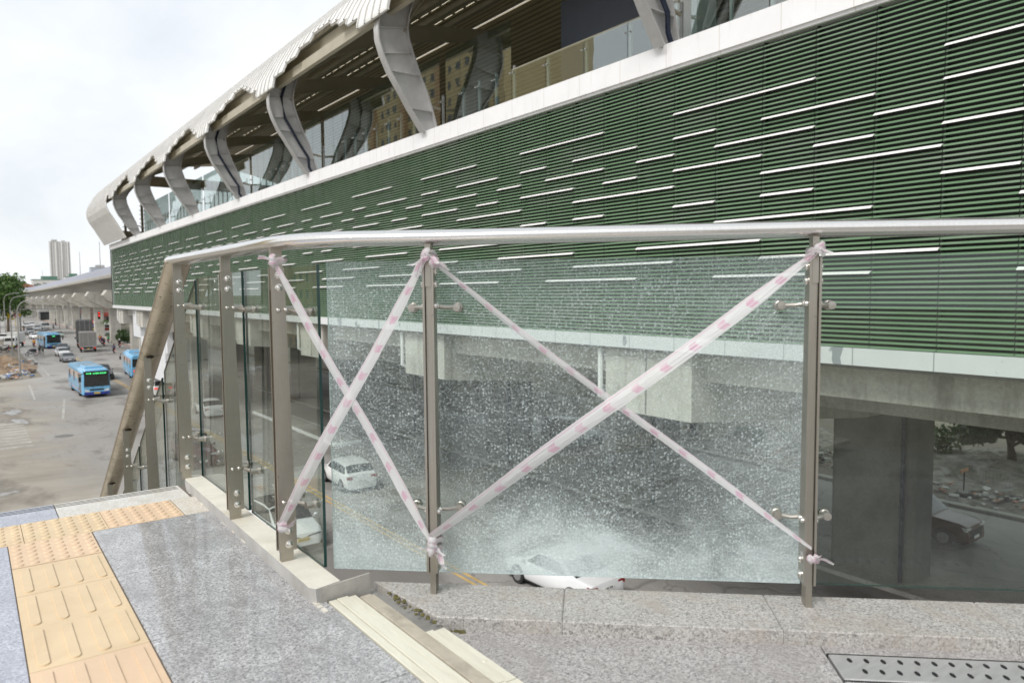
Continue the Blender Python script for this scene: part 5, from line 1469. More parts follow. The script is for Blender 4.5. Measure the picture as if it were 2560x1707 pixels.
PI = math.pi
W1 = (0.74,0.75,0.76)
car("car", 'hatch', (10.5, 30.6, ZR), PI+0.02, W1, "white hatchback taxi with a dark roof just below the corner post", Lc=4.1, Wc=1.76, sc=1.07, plate='plate_yellow', detail=2, trim=True, black_roof=True)
car("car", 'sedan', (16.45, 19.2, ZR), 0.06, W1, "white sedan right under the lower edge of the shattered glass", Lc=4.5, Wc=1.80, detail=2)
car("car", 'hatch', (16.4, 37.2, ZR), -0.05, (0.72,0.72,0.71), "white hatchback driving away behind the left part of the shattered glass", Lc=4.2)
car("car", 'sedan', (16.6, 66.5, ZR), -0.03, W1, "white car between the second and third posts, half hidden by a post", Lc=4.4)
car("suv", 'suv', (15.8, 83.0, ZR), -0.03, (0.70,0.71,0.71), "pale suv braking with a red tail lamp lit, seen behind the first glass panel", "suv", Lc=4.5, Wc=1.84, brake=True)
car("suv", 'suv', (11.0, 48.2, ZR), PI, (0.085,0.030,0.035), "dark maroon suv facing the camera between the posts", "suv", Lc=4.7, Wc=1.85)
car("suv", 'suv', (32.4, 14.3, ZR), PI, (0.085,0.032,0.015), "brown suv nosing out from behind the nearest pier", "suv", sc=0.95, Lc=4.9, Wc=1.88)
car("suv", 'suv', (33.0, 37.4, ZR), PI, (0.02,0.021,0.023), "black suv on the far carriageway behind the upper tape crossing", "suv", Lc=4.7)
car("car", 'hatch', (31.8, 29.6, ZR), 0, (0.20,0.205,0.21), "grey hatchback on the far carriageway half hidden by a pier", Lc=4.0)
car("car", 'hatch', (13.0, 148.4, ZR), PI+0.1, W1, "white hatchback leading the queue below the second blue bus", Lc=4.3, plate='plate_yellow')
car("car", 'sedan', (12.5, 135.5, ZR), PI+0.05, (0.20,0.205,0.22), "grey sedan directly behind the nearest blue bus", Lc=4.6)
car("suv", 'suv', (13.3, 104.3, ZR), PI+0.05, (0.022,0.024,0.028), "black suv beside the nearest blue bus on the yellow line", "suv", Lc=4.7, Wc=1.9)
car("car", 'sedan', (14.3, 162.2, ZR), PI+0.08, (0.06,0.075,0.09), "dark blue sedan just right of the second blue bus", Lc=4.6)
car("car", 'sedan', (13.0, 213.8, ZR), PI+0.1, W1, "white sedan just left of the second blue bus", Lc=4.5, plate='plate_yellow')
car("suv", 'suv', (13.5, 238.5, ZR), PI+0.1, (0.62,0.63,0.64), "silver suv with a dark nose behind the white sedan in the queue", "suv", Lc=4.7)
car("car", 'sedan', (18.4, 218, ZR), PI+0.12, (0.30,0.36,0.33), "pale green grey sedan to the right behind the second blue bus", Lc=4.6, plate='plate_yellow')
car("car", 'hatch', (15.6, 293, ZR), PI+0.1, (0.45,0.45,0.46), "greyish car farthest left in the distant queue", Lc=4.5)
car("car", 'sedan', (17.6, 300, ZR), PI+0.1, (0.55,0.56,0.58), "light grey car in the distant queue beside the van", Lc=4.6)
car("car", 'hatch', (17.0, 266, ZR), PI+0.1, W1, "white car in the distant queue just left of the van", Lc=4.5)
car("car", 'sedan', (16.2, 232, ZR), PI+0.1, (0.55,0.56,0.56), "silver car peeping over the roof of the second blue bus", Lc=4.4)
car("van", 'van', (19.0, 267.5, ZR), PI+0.12, (0.62,0.62,0.61), "pale van behind the distant white cars", "van", Lc=5.2, Wc=1.95, sc=1.15)
car("car", 'suv', (6.2, 208, ZR), 1.25, W1, "white car parked sideways at the left edge behind the lamp posts", Lc=4.8, Wc=1.85)

M['busblue'] = pmat("bus_blue", (0.16,0.42,0.66), 0.35, var=0.04, coat=0.4)
M['busdark'] = pmat("bus_navy", (0.03,0.05,0.28), 0.35, var=0.05)
def admat():
    m, t, out = nt("bus_side_advert"); p = N(t, "ShaderNodeBsdfPrincipled"); L(t, p.outputs[0], out.inputs[0])
    co = objco(t, (1, 0.5, 0.7)); n = noise(t, co, 0.9, 3, 0.5, 0.6)
    L(t, ramp(t, n, [(0.30, (0.20,0.42,0.62)), (0.42, (0.50,0.42,0.34)), (0.52, (0.42,0.33,0.26)), (0.60, (0.55,0.30,0.40)), (0.70, (0.40,0.55,0.68))]), p.inputs['Base Color']); p.inputs['Roughness'].default_value = 0.35; return m
M['advert'] = admat()
def bus(loc, rz, label, led, Lb=11.0, Wb=2.5, H=3.0, sc=1.0, name_group="blue city buses"):
    r = empty("bus", loc, rz, label, "bus", name_group); r.scale = (sc, sc, sc); h = Wb/2; f = Lb/2
    b = MB()
    prof = [(-h, 0.36), (h, 0.36), (h+0.01, 1.2), (h-0.03, 2.45), (h-0.09, H-0.18), (h-0.28, H), (-h+0.28, H), (-h+0.09, H-0.18), (-h+0.03, 2.45), (-h-0.01, 1.2)]
    rings = []
    for y, s, dz in ((-f, 0.93, -0.05), (-f+0.12, 1, 0), (f-0.45, 1, 0), (f-0.10, 0.97, -0.04), (f, 0.90, -0.16)):
        rings.append([(x*s, y, z+(dz if z > 2 else 0)) for x, z in prof])
    b.rings(rings, True, True, 0, True); b.build("body", M['busblue'], r, smooth_angle=40)
    for sx in (-1, 1):
        b = MB(); x = sx*(h+0.006)
        b.add([(x, -f+0.35, 0.62), (x, f-0.75, 0.62), (sx*(h-0.018), f-0.75, 2.5), (sx*(h-0.018), -f+0.35, 2.5)], [(0,1,2,3)]); b.build("side_panel", M['advert'], r)
        for q in (0, 2, 4):
            y0 = -f+0.9+q*(Lb-2.2)/5
            b = MB(); b.add([(sx*(h+0.012), y0, 1.35), (sx*(h+0.012), y0+1.0, 1.35), (sx*(h-0.008), y0+1.0, 2.35), (sx*(h-0.008), y0, 2.35)], [(0,1,2,3)]); b.build("side_window", M['carglass'], r)
        for y in (-f*0.52, f*0.50):
            b = MB(); b.lathe([(0.30, 0), (0.48, 0.01), (0.48, 0.26), (0.30, 0.27), (0.0, 0.24)], (sx*(h-0.26), y, 0.48), (sx, 0, 0), 18); b.build("wheel", M['tyre'], r)
        b = MB(); b.box(sx*(h+0.02)-0.02 if sx > 0 else -h-0.02, (h+0.02) if sx > 0 else -h+0.0, f-2.4, f-1.2, 0.45, 2.4) if sx > 0 else None
        if sx > 0: b.build("door", M['carglass'], r)
        b = MB(); b.tube([(sx*(h-0.15), f-0.02, 2.55), (sx*(h+0.18), f+0.22, 2.5), (sx*(h+0.24), f+0.24, 2.2)], 0.03, 6); b.box(sx*(h+0.24)-0.10, sx*(h+0.24)+0.10, f+0.16, f+0.27, 1.75, 2.22); b.build("mirror", M['black'], r)
        b = MB(); b.prism([(sx*h*0.86, 0.66), (sx*h*0.48, 0.62), (sx*h*0.55, 0.78), (sx*h*0.86, 0.92)], 'y', f-0.10, f+0.03); b.build("headlight", M['headlight'], r)
        b = MB(); b.box(sx*h*0.75-0.09, sx*h*0.75+0.09, -f-0.02, -f+0.1, 0.9, 1.2); b.build("tail_light", M['taillight'], r)
    b = MB(); b.add([(-h*0.90, f+0.015, 1.18), (h*0.90, f+0.015, 1.18), (h*0.86, f+0.015, 2.76), (-h*0.86, f+0.015, 2.76), (-h*0.96, f-0.16, 1.18), (h*0.96, f-0.16, 1.18), (h*0.93, f-0.16, 2.72), (-h*0.93, f-0.16, 2.72)], [(0,1,2,3), (1,5,6,2), (4,0,3,7), (3,2,6,7), (4,5,1,0)]); ws = b.build("windshield", M['carglass'], r)
    b = MB(); b.box(-h*0.84, h*0.84, f+0.016, f+0.022, 2.28, 2.74); sg_ = b.build("destination_sign", M['black'], r)
    mt4 = Matrix.Translation((0, f+0.026, 2.50)) @ Matrix.Rotation(PI, 4, 'Z') @ Matrix.Rotation(PI/2, 4, 'X')
    text_mesh(led, 0.19 if len(led) > 4 else 0.30, M['led'], "led_text", sg_, mt4)
    b = MB(); b.add([(-h*0.9, -f-0.012, 1.55), (h*0.9, -f-0.012, 1.55), (h*0.86, -f-0.012, 2.55), (-h*0.86, -f-0.012, 2.55)], [(3,2,1,0)]); b.build("rear_window", M['carglass'], r)
    b = MB(); b.cbox(-h*0.91, h*0.91, f-0.10, f+0.035, 0.34, 0.60, 0.02); b.cbox(-h*0.96, h*0.96, -f-0.02, f-0.12, 0.34, 0.56, 0.02); b.build("lower_band", M['busdark'], r)
    b = MB(); b.prism([(-h*0.55, 0.78), (h*0.55, 0.78), (h*0.42, 0.92), (-h*0.42, 0.92)], 'y', f-0.05, f+0.025); b.build("grille", M['black'], r)
    b = MB(); b.box(-0.28, 0.28, f+0.036, f+0.05, 0.42, 0.58); b.build("number_plate", M['plate_yellow'], r)
    b = MB(); b.cbox(-0.85, 0.85, f-4.4, f-1.3, H-0.02, H+0.18, 0.08); b.build("air_conditioner", M['busblue'], r)
    b = MB(); b.box(-0.25, 0.35, f-2.6, f-2.0, H+0.18, H+0.195); b.box(-0.5, 0.5, f-6.6, f-6.0, H-0.01, H+0.10)
    for q in range(6): b.box(-0.62+q*0.12, -0.55+q*0.12, f-1.52, f-1.34, H+0.10, H+0.185)
    b.build("roof_vent", M['grey'], r)
    for sx in (-0.55, 0.3):
        b = MB(); b.tube([(sx, f+0.03, 1.16), (sx+0.55, f+0.05, 1.30)], 0.018, 5); b.build("wiper", M['black'], r)
    return r
bus((10.25, 90.9, ZR), PI+0.02, "nearest blue city bus facing the camera with a long green led sign", "MỸ Đ - B.YÊN NGHĨA", Lb=11, Wb=2.55, H=2.95)
bus((13.1, 175.2, ZR), PI+0.08, "second blue city bus farther up the road with a small green route number", "22A", Lb=10.5, Wb=2.6, H=3.0)
bus((17.6, 105.8, ZR), -0.06, "blue city bus driving away, partly hidden behind the slanted stair handrail", "22A", Lb=10.5, Wb=2.5, H=3.0)
def truck(loc, rz, label, boxcol, cabcol, Lb, Wb, Hb, tarp=False, group="trucks on the road", name="truck"):
    r = empty(name, loc, rz, label, "truck", group); h = Wb/2
    b = MB(); b.cbox(-h, h, -Lb/2, Lb/2-1.9, 1.0, Hb, 0.04 if not tarp else 0.15)
    if tarp:
        for q in range(6): b.cyl((-h-0.01, -Lb/2+0.3+q*(Lb-2.4)/5, Hb-0.5), (-h-0.01, -Lb/2+0.3+q*(Lb-2.4)/5, 1.2), 0.03, n=5)
    b.build("cargo_box", boxcol, r)
    b = MB()
    for q in (-0.5, 0.0, 0.5): b.box(q*h*1.2-0.03, q*h*1.2+0.03, -Lb/2-0.03, -Lb/2, 1.05, Hb-0.1)
    b.box(-h, h, -Lb/2-0.025, -Lb/2, 1.0, 1.12); b.build("rear_door_bars", M['grey'], r)
    b = MB(); b.prism([(Lb/2-1.8, 0.55), (Lb/2, 0.55), (Lb/2, 1.35), (Lb/2-0.35, 2.3), (Lb/2-1.8, 2.35)], 'x', -h*0.92, h*0.92); b.build("cab", cabcol, r)
    b = MB(); b.prism([(Lb/2+0.01, 1.40), (Lb/2-0.33, 2.22), (Lb/2-0.37, 2.22), (Lb/2-0.05, 1.4)], 'x', -h*0.84, h*0.84); b.build("windshield", M['carglass'], r)
    b = MB(); b.box(-h*0.5, h*0.5, -Lb/2, Lb/2-0.5, 0.62, 0.98); b.build("chassis", M['black'], r)
    for sx in (-1, 1):
        for y in (-Lb/2+1.2, Lb/2-1.0):
            b = MB(); b.lathe([(0.25,0),(0.44,0.01),(0.44,0.26),(0.28,0.27),(0,0.2)], (sx*(h-0.34), y, 0.44), (sx,0,0), 14); b.build("wheel", M['tyre'], r)
        b = MB(); b.box(sx*h*0.75-0.14, sx*h*0.75+0.14, -Lb/2-0.04, -Lb/2+0.03, 0.72, 0.88); b.build("tail_light", M['taillight'], r)
        b = MB(); b.box(sx*(h+0.12)-0.08, sx*(h+0.12)+0.08, Lb/2-0.35, Lb/2-0.28, 1.5, 1.95); b.build("mirror", M['black'], r)
    b = MB(); b.box(-0.24, 0.24, -Lb/2-0.05, -Lb/2-0.03, 0.62, 0.76); b.build("number_plate", M['plate_yellow'], r)
    return r
tm = pmat("grey_tarpaulin", (0.11,0.11,0.11), 0.8, var=0.15, vs=1.5); bmx = pmat("dull_grey_box", (0.25,0.24,0.225), 0.6, var=0.08)
truck((18.0, 158.4, ZR), -0.08, "truck with a square grey cargo box driving away on the right", bmx, M['white'], 7.6, 2.7, 3.7)
truck((19.0, 171.5, ZR), -0.08, "taller truck under a dark tarpaulin ahead of the grey box truck", tm, M['grey'], 8.2, 2.8, 5.6, tarp=True)
truck((7.6, 181.5, ZR), -0.35+PI, "small white box truck parked behind the lamp posts on the left", pmat("pale_box", (0.62,0.62,0.59), 0.5, var=0.05), M['white'], 5.8, 2.1, 3.0, name="box_truck")
# coach at the right, seen from behind beside the end column
r = empty("coach", (29.0, 216, ZR), 0.0, "white coach with a dark rear window and red lamps beside the station's end column", "coach")
b = MB(); b.cbox(-1.25, 1.25, -5.5, 5.5, 0.35, 3.3, 0.2); b.build("body", M['white'], r)
b = MB(); b.box(-1.05, 1.05, -5.53, -5.49, 2.35, 3.0); b.build("rear_window", M['carglass'], r)
b = MB(); b.box(-1.1, -0.05, -5.53, -5.49, 1.55, 2.25); b.box(0.05, 1.1, -5.53, -5.49, 1.55, 2.25); b.build("tail_light", M['tail_off'], r)
for sx in (-1, 1):
    b = MB(); b.lathe([(0.25,0),(0.46,0.01),(0.46,0.26),(0,0.26)], (sx*1.0, -3.4, 0.46), (sx,0,0), 14); b.build("wheel", M['tyre'], r)

# ------------------------------------------------------------------ motorbikes and people
M['skin'] = pmat("skin", (0.42,0.25,0.17), 0.6, var=0.05)
def clothes(name, shirt, pants, cut, shoe=0.10, neck=1.0):
    """one body surface: shoes, trousers, shirt and skin by height on the figure"""
    m, t, out = nt(name); p = N(t, "ShaderNodeBsdfPrincipled"); L(t, p.outputs[0], out.inputs[0]); p.inputs['Roughness'].default_value = 0.8
    co = objco(t); sp = N(t, "ShaderNodeSeparateXYZ"); L(t, co, sp.inputs[0])
    z = math_(t, 'DIVIDE', sp.outputs['Z'], 2.0)
    L(t, ramp(t, z, [(0.0, (0.03,0.03,0.03)), (shoe/2, pants), (cut/2, shirt), (neck/2, (0.42,0.25,0.17))], 'CONSTANT'), p.inputs['Base Color']); return m
def figure(name, parent, joints, edges, mat):
    """one continuous skinned body from a joint skeleton"""
    me = bpy.data.meshes.new(name); me.from_pydata([j[0] for j in joints], edges, []); me.materials.append(mat)
    o = bpy.data.objects.new(name, me); COL.objects.link(o); o.parent = parent
    md = o.modifiers.new("skin", 'SKIN'); md.use_smooth_shade = True
    for i, j in enumerate(joints):
        me.skin_vertices[0].data[i].radius = (j[1], j[1]*0.9 if len(j) < 3 else j[2])
    me.skin_vertices[0].data[0].use_root = True
    o.modifiers.new("sub", 'SUBSURF').levels = 1; o.modifiers["sub"].render_levels = 1
    return o
def person_riding(loc, rz, label, shirt, pants, helmet, group="motorbike riders"):
    p = empty("person", loc, rz, label, "person", group)
    j = [((0,-0.18,0.86),0.15),((0,-0.14,1.08),0.15),((0,-0.06,1.30),0.16),((0,-0.02,1.44),0.07),((0,0.02,1.56),0.10),((0,0.03,1.66),0.09),
         ((0.19,-0.06,1.34),0.065),((0.24,0.14,1.14),0.05),((0.27,0.40,1.06),0.04),((-0.19,-0.06,1.34),0.065),((-0.24,0.14,1.14),0.05),((-0.27,0.40,1.06),0.04),
         ((0.12,-0.14,0.84),0.10),((0.19,0.26,0.80),0.075),((0.17,0.16,0.38),0.055),((0.17,0.28,0.32),0.045),((-0.12,-0.14,0.84),0.10),((-0.19,0.26,0.80),0.075),((-0.17,0.16,0.38),0.055),((-0.17,0.28,0.32),0.045)]
    e = [(0,1),(1,2),(2,3),(3,4),(4,5),(2,6),(6,7),(7,8),(2,9),(9,10),(10,11),(0,12),(12,13),(13,14),(14,15),(0,16),(16,17),(17,18),(18,19)]
    figure("body", p, j, e, clothes("rider_clothes", shirt, pants, 0.93, 0.36, 1.44))
    b = MB(); b.ball((0,0.02,1.63), 0.145, 12, 8, sy=1.15); b.build("helmet", pmat("helmet", helmet, 0.35), p)
    return p
def person_standing(loc, rz, label, shirt, pants, hair=(0.02,0.015,0.012)):
    p = empty("person", loc, rz, label, "person", "pedestrians by the loaded motorbike")
    j = [((0,0,0.95),0.15,0.11),((0,0.01,1.15),0.135,0.10),((0,0.0,1.36),0.17,0.11),((0,0.0,1.48),0.06),((0,0.02,1.58),0.085),((0,0.02,1.68),0.08),
         ((0.20,0,1.38),0.06),((0.24,0.02,1.12),0.045),((0.22,0.14,0.92),0.036),((-0.20,0,1.38),0.06),((-0.24,-0.02,1.12),0.045),((-0.23,0.08,0.88),0.036),
         ((0.10,0,0.90),0.09),((0.11,0.02,0.50),0.065),((0.11,-0.02,0.09),0.045),((0.12,0.11,0.05),0.042),((-0.10,0,0.90),0.09),((-0.12,0.06,0.50),0.065),((-0.13,0.0,0.09),0.045),((-0.13,0.13,0.05),0.042)]
    e = [(0,1),(1,2),(2,3),(3,4),(4,5),(2,6),(6,7),(7,8),(2,9),(9,10),(10,11),(0,12),(12,13),(13,14),(14,15),(0,16),(16,17),(17,18),(18,19)]
    figure("body", p, j, e, clothes("walker_clothes", shirt, pants, 0.98, 0.07, 1.47))
    b = MB(); b.ball((0,0.0,1.67), 0.105, 10, 7); b.build("hair", pmat("hair", hair, 0.7), p)
    return p
BIKES = {}
def motorbike(loc, rz, label, col, group="motorbikes on the road", cat="motorbike", lamp=False, lean=0.0):
    r = empty("motorbike", loc, rz, label, cat, group); r.rotation_euler = (0, lean, rz)
    key = col
    if key not in BIKES:
        BIKES[key] = r
        pm = paint(col, "bike_paint")
        for y in (-0.62, 0.62):
            b = MB(); n = 20
            b.tube([(0, y+0.265*math.cos(a), 0.30+0.265*math.sin(a)) for a in [2*math.pi*q/n for q in range(n+1)]], 0.042, 7, cap=False, up=(1,0,0)); w = b.build("wheel", M['tyre'], r)
            b = MB(); b.lathe([(0.0,-0.04),(0.05,-0.04),(0.05,0.04),(0.0,0.04)], (0,y,0.30), (1,0,0), 8)
            for q in range(5): b.cyl((0, y, 0.30), (0, y+0.24*math.cos(q*1.257), 0.30+0.24*math.sin(q*1.257)), 0.012, n=4)
            b.build("rim", M['rim'], w)
        b = MB(); b.rings([[(s*w_, y, z) for s, z in ((1, z0), (0.7, z1), (-0.7, z1), (-1, z0))] for y, w_, z0, z1 in ((-0.85,0.08,0.62,0.74),(-0.5,0.13,0.45,0.72),(-0.1,0.13,0.32,0.62),(0.22,0.12,0.32,0.50),(0.40,0.17,0.40,0.90),(0.52,0.13,0.55,0.98),(0.62,0.06,0.62,0.80))], True, True, 0, False); b.build("body", pm, r)
        b = MB(); b.cbox(-0.12, 0.12, -0.78, 0.10, 0.72, 0.82, 0.03); b.build("seat", M['black'], r)
        b = MB(); b.tube([(-0.32,0.36,1.03),(-0.12,0.46,1.0),(0.12,0.46,1.0),(0.32,0.36,1.03)], 0.018, 6); b.tube([(0,0.46,1.0),(0,0.62,0.30)], 0.03, 6); b.build("handlebar", M['black'], r)
        for s in (-1, 1):
            b = MB(); b.ball((s*0.30,0.42,1.17), 0.055, 7, 5, sy=0.4); b.cyl((s*0.24,0.40,1.03), (s*0.30,0.42,1.14), 0.008, n=4); b.build("mirror", M['black'], r)
        b = MB(); b.box(-0.07, 0.07, -0.90, -0.84, 0.62, 0.72); b.build("tail_light", M['taillight'], r)
        b = MB(); b.ball((0,0.56,0.88), 0.085, 8, 6, sy=0.6); b.build("headlight", M['headlight'], r)
        b = MB(); b.box(-0.09,0.09,-0.98,-0.96,0.45,0.58); b.build("number_plate", M['plate_white'], r)
    else:
        for ch in list(BIKES[key].children): copy_tree(ch, r)
    return r
def biker(x, y, rz, what, bike, shirt, pants, helmet):
    motorbike((x, y, ZR), rz, "bike of the one "+what, bike)
    person_riding((x, y, ZR), rz, "rider "+what, shirt, pants, helmet)
BL, RD, WH, GY = (0.015,0.015,0.017), (0.30,0.02,0.02), (0.62,0.62,0.62), (0.16,0.16,0.17)
biker(21.0, 148.5, 0, "in a purple jacket just left of the slanted handrail", BL, (0.06,0.05,0.11), (0.05,0.05,0.06), (0.05,0.05,0.06))
biker(24.3, 164.5, -0.05, "in black with a white helmet close to the red kerb", GY, (0.015,0.015,0.018), (0.03,0.03,0.04), (0.7,0.7,0.7))
biker(24.6, 181, 0, "in a green jacket beside the shrubs", BL, (0.04,0.26,0.10), (0.05,0.05,0.06), (0.12,0.30,0.16))
biker(22.4, 171, 0, "in dark clothes with a lit tail lamp by the tarpaulin truck", BL, (0.04,0.05,0.08), (0.03,0.03,0.03), (0.03,0.03,0.03))
biker(23.6, 186, 0, "in an orange top left of the green jacket", RD, (0.50,0.20,0.05), (0.06,0.06,0.10), (0.1,0.1,0.1))
biker(22.9, 178, 0, "in navy between the two riders with red lamps", GY, (0.03,0.04,0.10), (0.04,0.04,0.04), (0.25,0.03,0.03))
biker(25.0, 268, PI, "alone in grey on the right lane far up the road", GY, (0.35,0.34,0.33), (0.10,0.10,0.12), (0.4,0.4,0.4))
biker(21.7, 272, PI, "in lilac next to the distant van", BL, (0.32,0.28,0.38), (0.08,0.08,0.1), (0.1,0.1,0.1))
biker(24.7, 300, PI, "in black, the farthest one near the median", BL, (0.03,0.03,0.03), (0.03,0.03,0.04), (0.05,0.05,0.05))
biker(10.7, 178, 0.1, "in a bright orange jacket just left of the second bus", GY, (0.72,0.27,0.02), (0.04,0.05,0.07), (0.25,0.12,0.05))
biker(13.4, 262, PI, "in black by the gantry pole", RD, (0.03,0.03,0.03), (0.05,0.05,0.05), (0.05,0.05,0.05))
biker(15.8, 309, PI, "in a beige jacket under the tree branches", BL, (0.30,0.26,0.20), (0.05,0.05,0.05), (0.08,0.08,0.09))
biker(12.3, 272, PI, "in white between the lamp posts and the queue", WH, (0.6,0.6,0.6), (0.05,0.05,0.08), (0.1,0.1,0.1))
biker(40.4, 32.9, 2.6, "seen through the shattered glass on the rubble track", GY, (0.04,0.05,0.06), (0.04,0.04,0.05), (0.06,0.06,0.07))
biker(24.9, 120, -0.1, "in blue by the slanted handrail and first post", BL, (0.05,0.12,0.28), (0.04,0.04,0.05), (0.05,0.06,0.09))
motorbike((4.9, 124.5, ZR+0.05), 1.9, "silver moped parked beside the nearest lamp post", (0.55,0.55,0.54), "parked motorbikes")
motorbike((6.6, 170, ZR), 1.3, "black motorbike parked with a yellow cover behind the middle lamp post", BL, "parked motorbikes")
motorbike((5.2, 166, ZR), 1.1, "black motorbike parked at the far left edge beside the white truck", BL, "parked motorbikes")
motorbike((5.6, 176, ZR), 1.5, "white motorbike parked left of the small box truck", WH, "parked motorbikes")
motorbike((8.7, 152.4, ZR), 1.35, "dark motorbike loaded with a big bundle on the dirt by two walkers", GY, "parked motorbikes")
o = empty("bundle", (8.95, 152.45, ZR+0.80), 0.2, "dark wrapped bundle strapped on the loaded motorbike", "bundle"); b = MB(); b.ball((0,0,0.22), 0.42, 10, 7, sx=1.5, sy=0.9, sz=0.7); b.build("cover", pmat("dark_cover", (0.03,0.035,0.045), 0.6, var=0.3, vs=5), o)
o = empty("cover_sheet", (6.75, 169.6, ZR+0.85), 0.2, "crumpled yellow rain cover on the parked black motorbike", "rain cover"); b = MB(); b.ball((0,0,0.12), 0.26, 9, 6, sx=1.0, sy=0.8, sz=0.9); b.build("cloth", pmat("yellow_cover", (0.65,0.55,0.05), 0.5, var=0.2, vs=6), o)
person_standing((9.95, 152.9, ZR), 0.4, "walker in black shorts standing left of the pair beside the loaded motorbike", (0.03,0.03,0.035), (0.05,0.05,0.06))
person_standing((10.4, 152.5, ZR), 0.2, "walker in a dark grey top, right of the pair and nearest the bus", (0.10,0.11,0.10), (0.07,0.08,0.075))

# ================================================================== street furniture
def lamp_post(loc, h, reach, label):
    r = empty("street_lamp", loc, 0, label, "street lamp", "street lamps on the left pavement")
    b = MB(); b.tube([(0,0,0),(0,0,1.2),(0,0,h-1.6)], [0.16,0.12,0.09], 9); b.cyl((0,0,0),(0,0,0.35),0.22,0.16,8); b.build("pole", M['lamp_metal'], r)
    b = MB(); pts = [(0,0,h-1.6)] + [(reach*(1-math.cos(a))*0.42, -reach*0.05, h-1.6+1.5*math.sin(a)) for a in [math.pi/2*i/6 for i in range(1,7)]] + [(reach, -reach*0.1, h+0.25)]
    b.tube(pts, 0.06, 7); b.build("arm", M['lamp_metal'], r)
    b = MB(); b.cbox(reach-0.1, reach+0.75, -reach*0.1-0.14, -reach*0.1+0.14, h+0.16, h+0.30, 0.04); b.build("lamp_head", M['grey'], r)
lamp_post((5.3, 116.3, ZR), 9.9, 2.4, "nearest street lamp, its pole rising from the dug up dirt")
lamp_post((6.2, 157.8, ZR), 10.4, 2.2, "middle of the three curved street lamps at the left edge")
lamp_post((7.3, 216, ZR), 11.0, 2.4, "farthest and leftmost curved street lamp")
g = empty("sign_gantry", (11.6, 241, ZR), 0, "grey gantry pole with a long arm reaching over the left lanes", "gantry")
b = MB(); b.tube([(0,0,0),(0,0,7.2)], [0.24,0.18], 8); b.build("pole", M['lamp_metal'], g)
b = MB(); b.tube([(0,0,6.9),(13.0,0,6.9)], [0.15,0.09], 7); b.build("arm", M['lamp_metal'], g)
g = empty("banner", (9.6, 240, ZR), 0, "round pale red badge with yellow tails hung on the gantry pole", "banner")
b = MB(); b.lathe([(0,0),(0.75,0.0),(0.75,0.08),(0,0.08)], (1.0,0,5.4), (0,-1,0), 16); b.build("badge", pmat("badge", (0.62,0.35,0.38), 0.6, var=0.4, vs=3), g)
b = MB(); b.box(-0.9,-0.3,-0.03,0.03,4.4,6.1); b.box(-0.3,0.6,-0.03,0.03,4.1,4.6); b.box(1.7,2.1,-0.03,0.03,4.9,5.7); b.cyl((0.9,0.06,0),(0.9,0.06,6.2),0.07,n=6); b.build("tails", pmat("banner_yellow", (0.62,0.46,0.03), 0.6), g)
g = empty("traffic_light", (29.3, 196, ZR), 0, "red traffic light on an arm in front of the viaduct pier", "traffic light")
b = MB(); b.tube([(0,0,0),(0,0,6.8)], 0.13, 8); b.tube([(0,0,6.6),(-6.0,0,6.6)], 0.08, 6); b.build("pole", M['lamp_metal'], g)
b = MB(); b.cbox(-4.65,-4.15,-0.2,0.2,4.9,6.7,0.05); b.build("housing", M['black'], g)
for z_, nm in ((6.35,"redlamp"),(5.72,"redlamp")):
    b = MB(); b.lathe([(0.19,0),(0.19,0.05),(0,0.08)], (-4.4,-0.2,z_), (0,-1,0), 12); b.build("lens", M[nm], g)
g = empty("road_sign", (26.8, 220, ZR), 0, "round red no entry sign with a small blue plate below it", "road sign")
b = MB(); b.tube([(0,0,0),(0,0,4.1)], 0.06, 6); b.build("pole", M['lamp_metal'], g)
b = MB(); b.lathe([(0,0),(0.62,0),(0.62,0.04),(0,0.04)], (0,-0.06,3.6), (0,-1,0), 20); b.build("disc", pmat("sign_red", (0.50,0.02,0.03), 0.4), g)
b = MB(); b.box(-0.40,0.40,-0.125,-0.10,3.50,3.72); b.build("white_bar", M['plate_white'], g)
b = MB(); b.box(-0.4,0.4,-0.09,-0.05,2.3,2.85); b.build("lower_plate", pmat("sign_blue", (0.03,0.10,0.42), 0.4), g)
def hazmat():
    m, t, out = nt("hazard_stripes"); p = N(t, "ShaderNodeBsdfPrincipled"); L(t, p.outputs[0], out.inputs[0])
    sp = N(t, "ShaderNodeSeparateXYZ"); L(t, objco(t), sp.inputs[0])
    f = math_(t, 'FRACT', math_(t, 'MULTIPLY', math_(t, 'ADD', sp.outputs['X'], sp.outputs['Z']), 1.2))
    L(t, ramp(t, f, [(0.0, (0.60,0.42,0.02)), (0.5, (0.02,0.02,0.02))], 'CONSTANT'), p.inputs['Base Color']); return m
g = empty("hazard_board", (29.0, 232, ZR), 0, "yellow and black striped hazard board in front of a pier", "hazard board")
b = MB(); b.box(-1.3,1.3,-0.06,0.06,0.3,2.7); b.build("board", hazmat(), g)
b = MB(); b.box(-1.1,-1.0,0,0.1,0,0.4); b.box(1.0,1.1,0,0.1,0,0.4); b.build("posts", M['lamp_metal'], g)
for k, (x, y, h) in enumerate(((26.5, 236, 14.0), (25.0, 262, 8.5), (22.5, 262, 7.0))):
    g = empty("utility_pole", (x, y, ZR), 0, ["tall grey pole in front of the viaduct girder", "medium grey pole between two viaduct piers", "short grey pole left of the red road sign"][k], "pole", "poles by the viaduct")
    b = MB(); b.tube([(0,0,0),(0,0,h)], [0.16,0.10], 8); b.build("shaft", M['lamp_metal'], g)
g = empty("bus_shelter", (29.0, 372, ZR), 0, "dark flat roofed bus shelter on the median under the viaduct", "bus shelter")
b = MB(); b.box(-4.5,5,-3,9,3.6,4.0); b.build("roof", M['grey'], g)
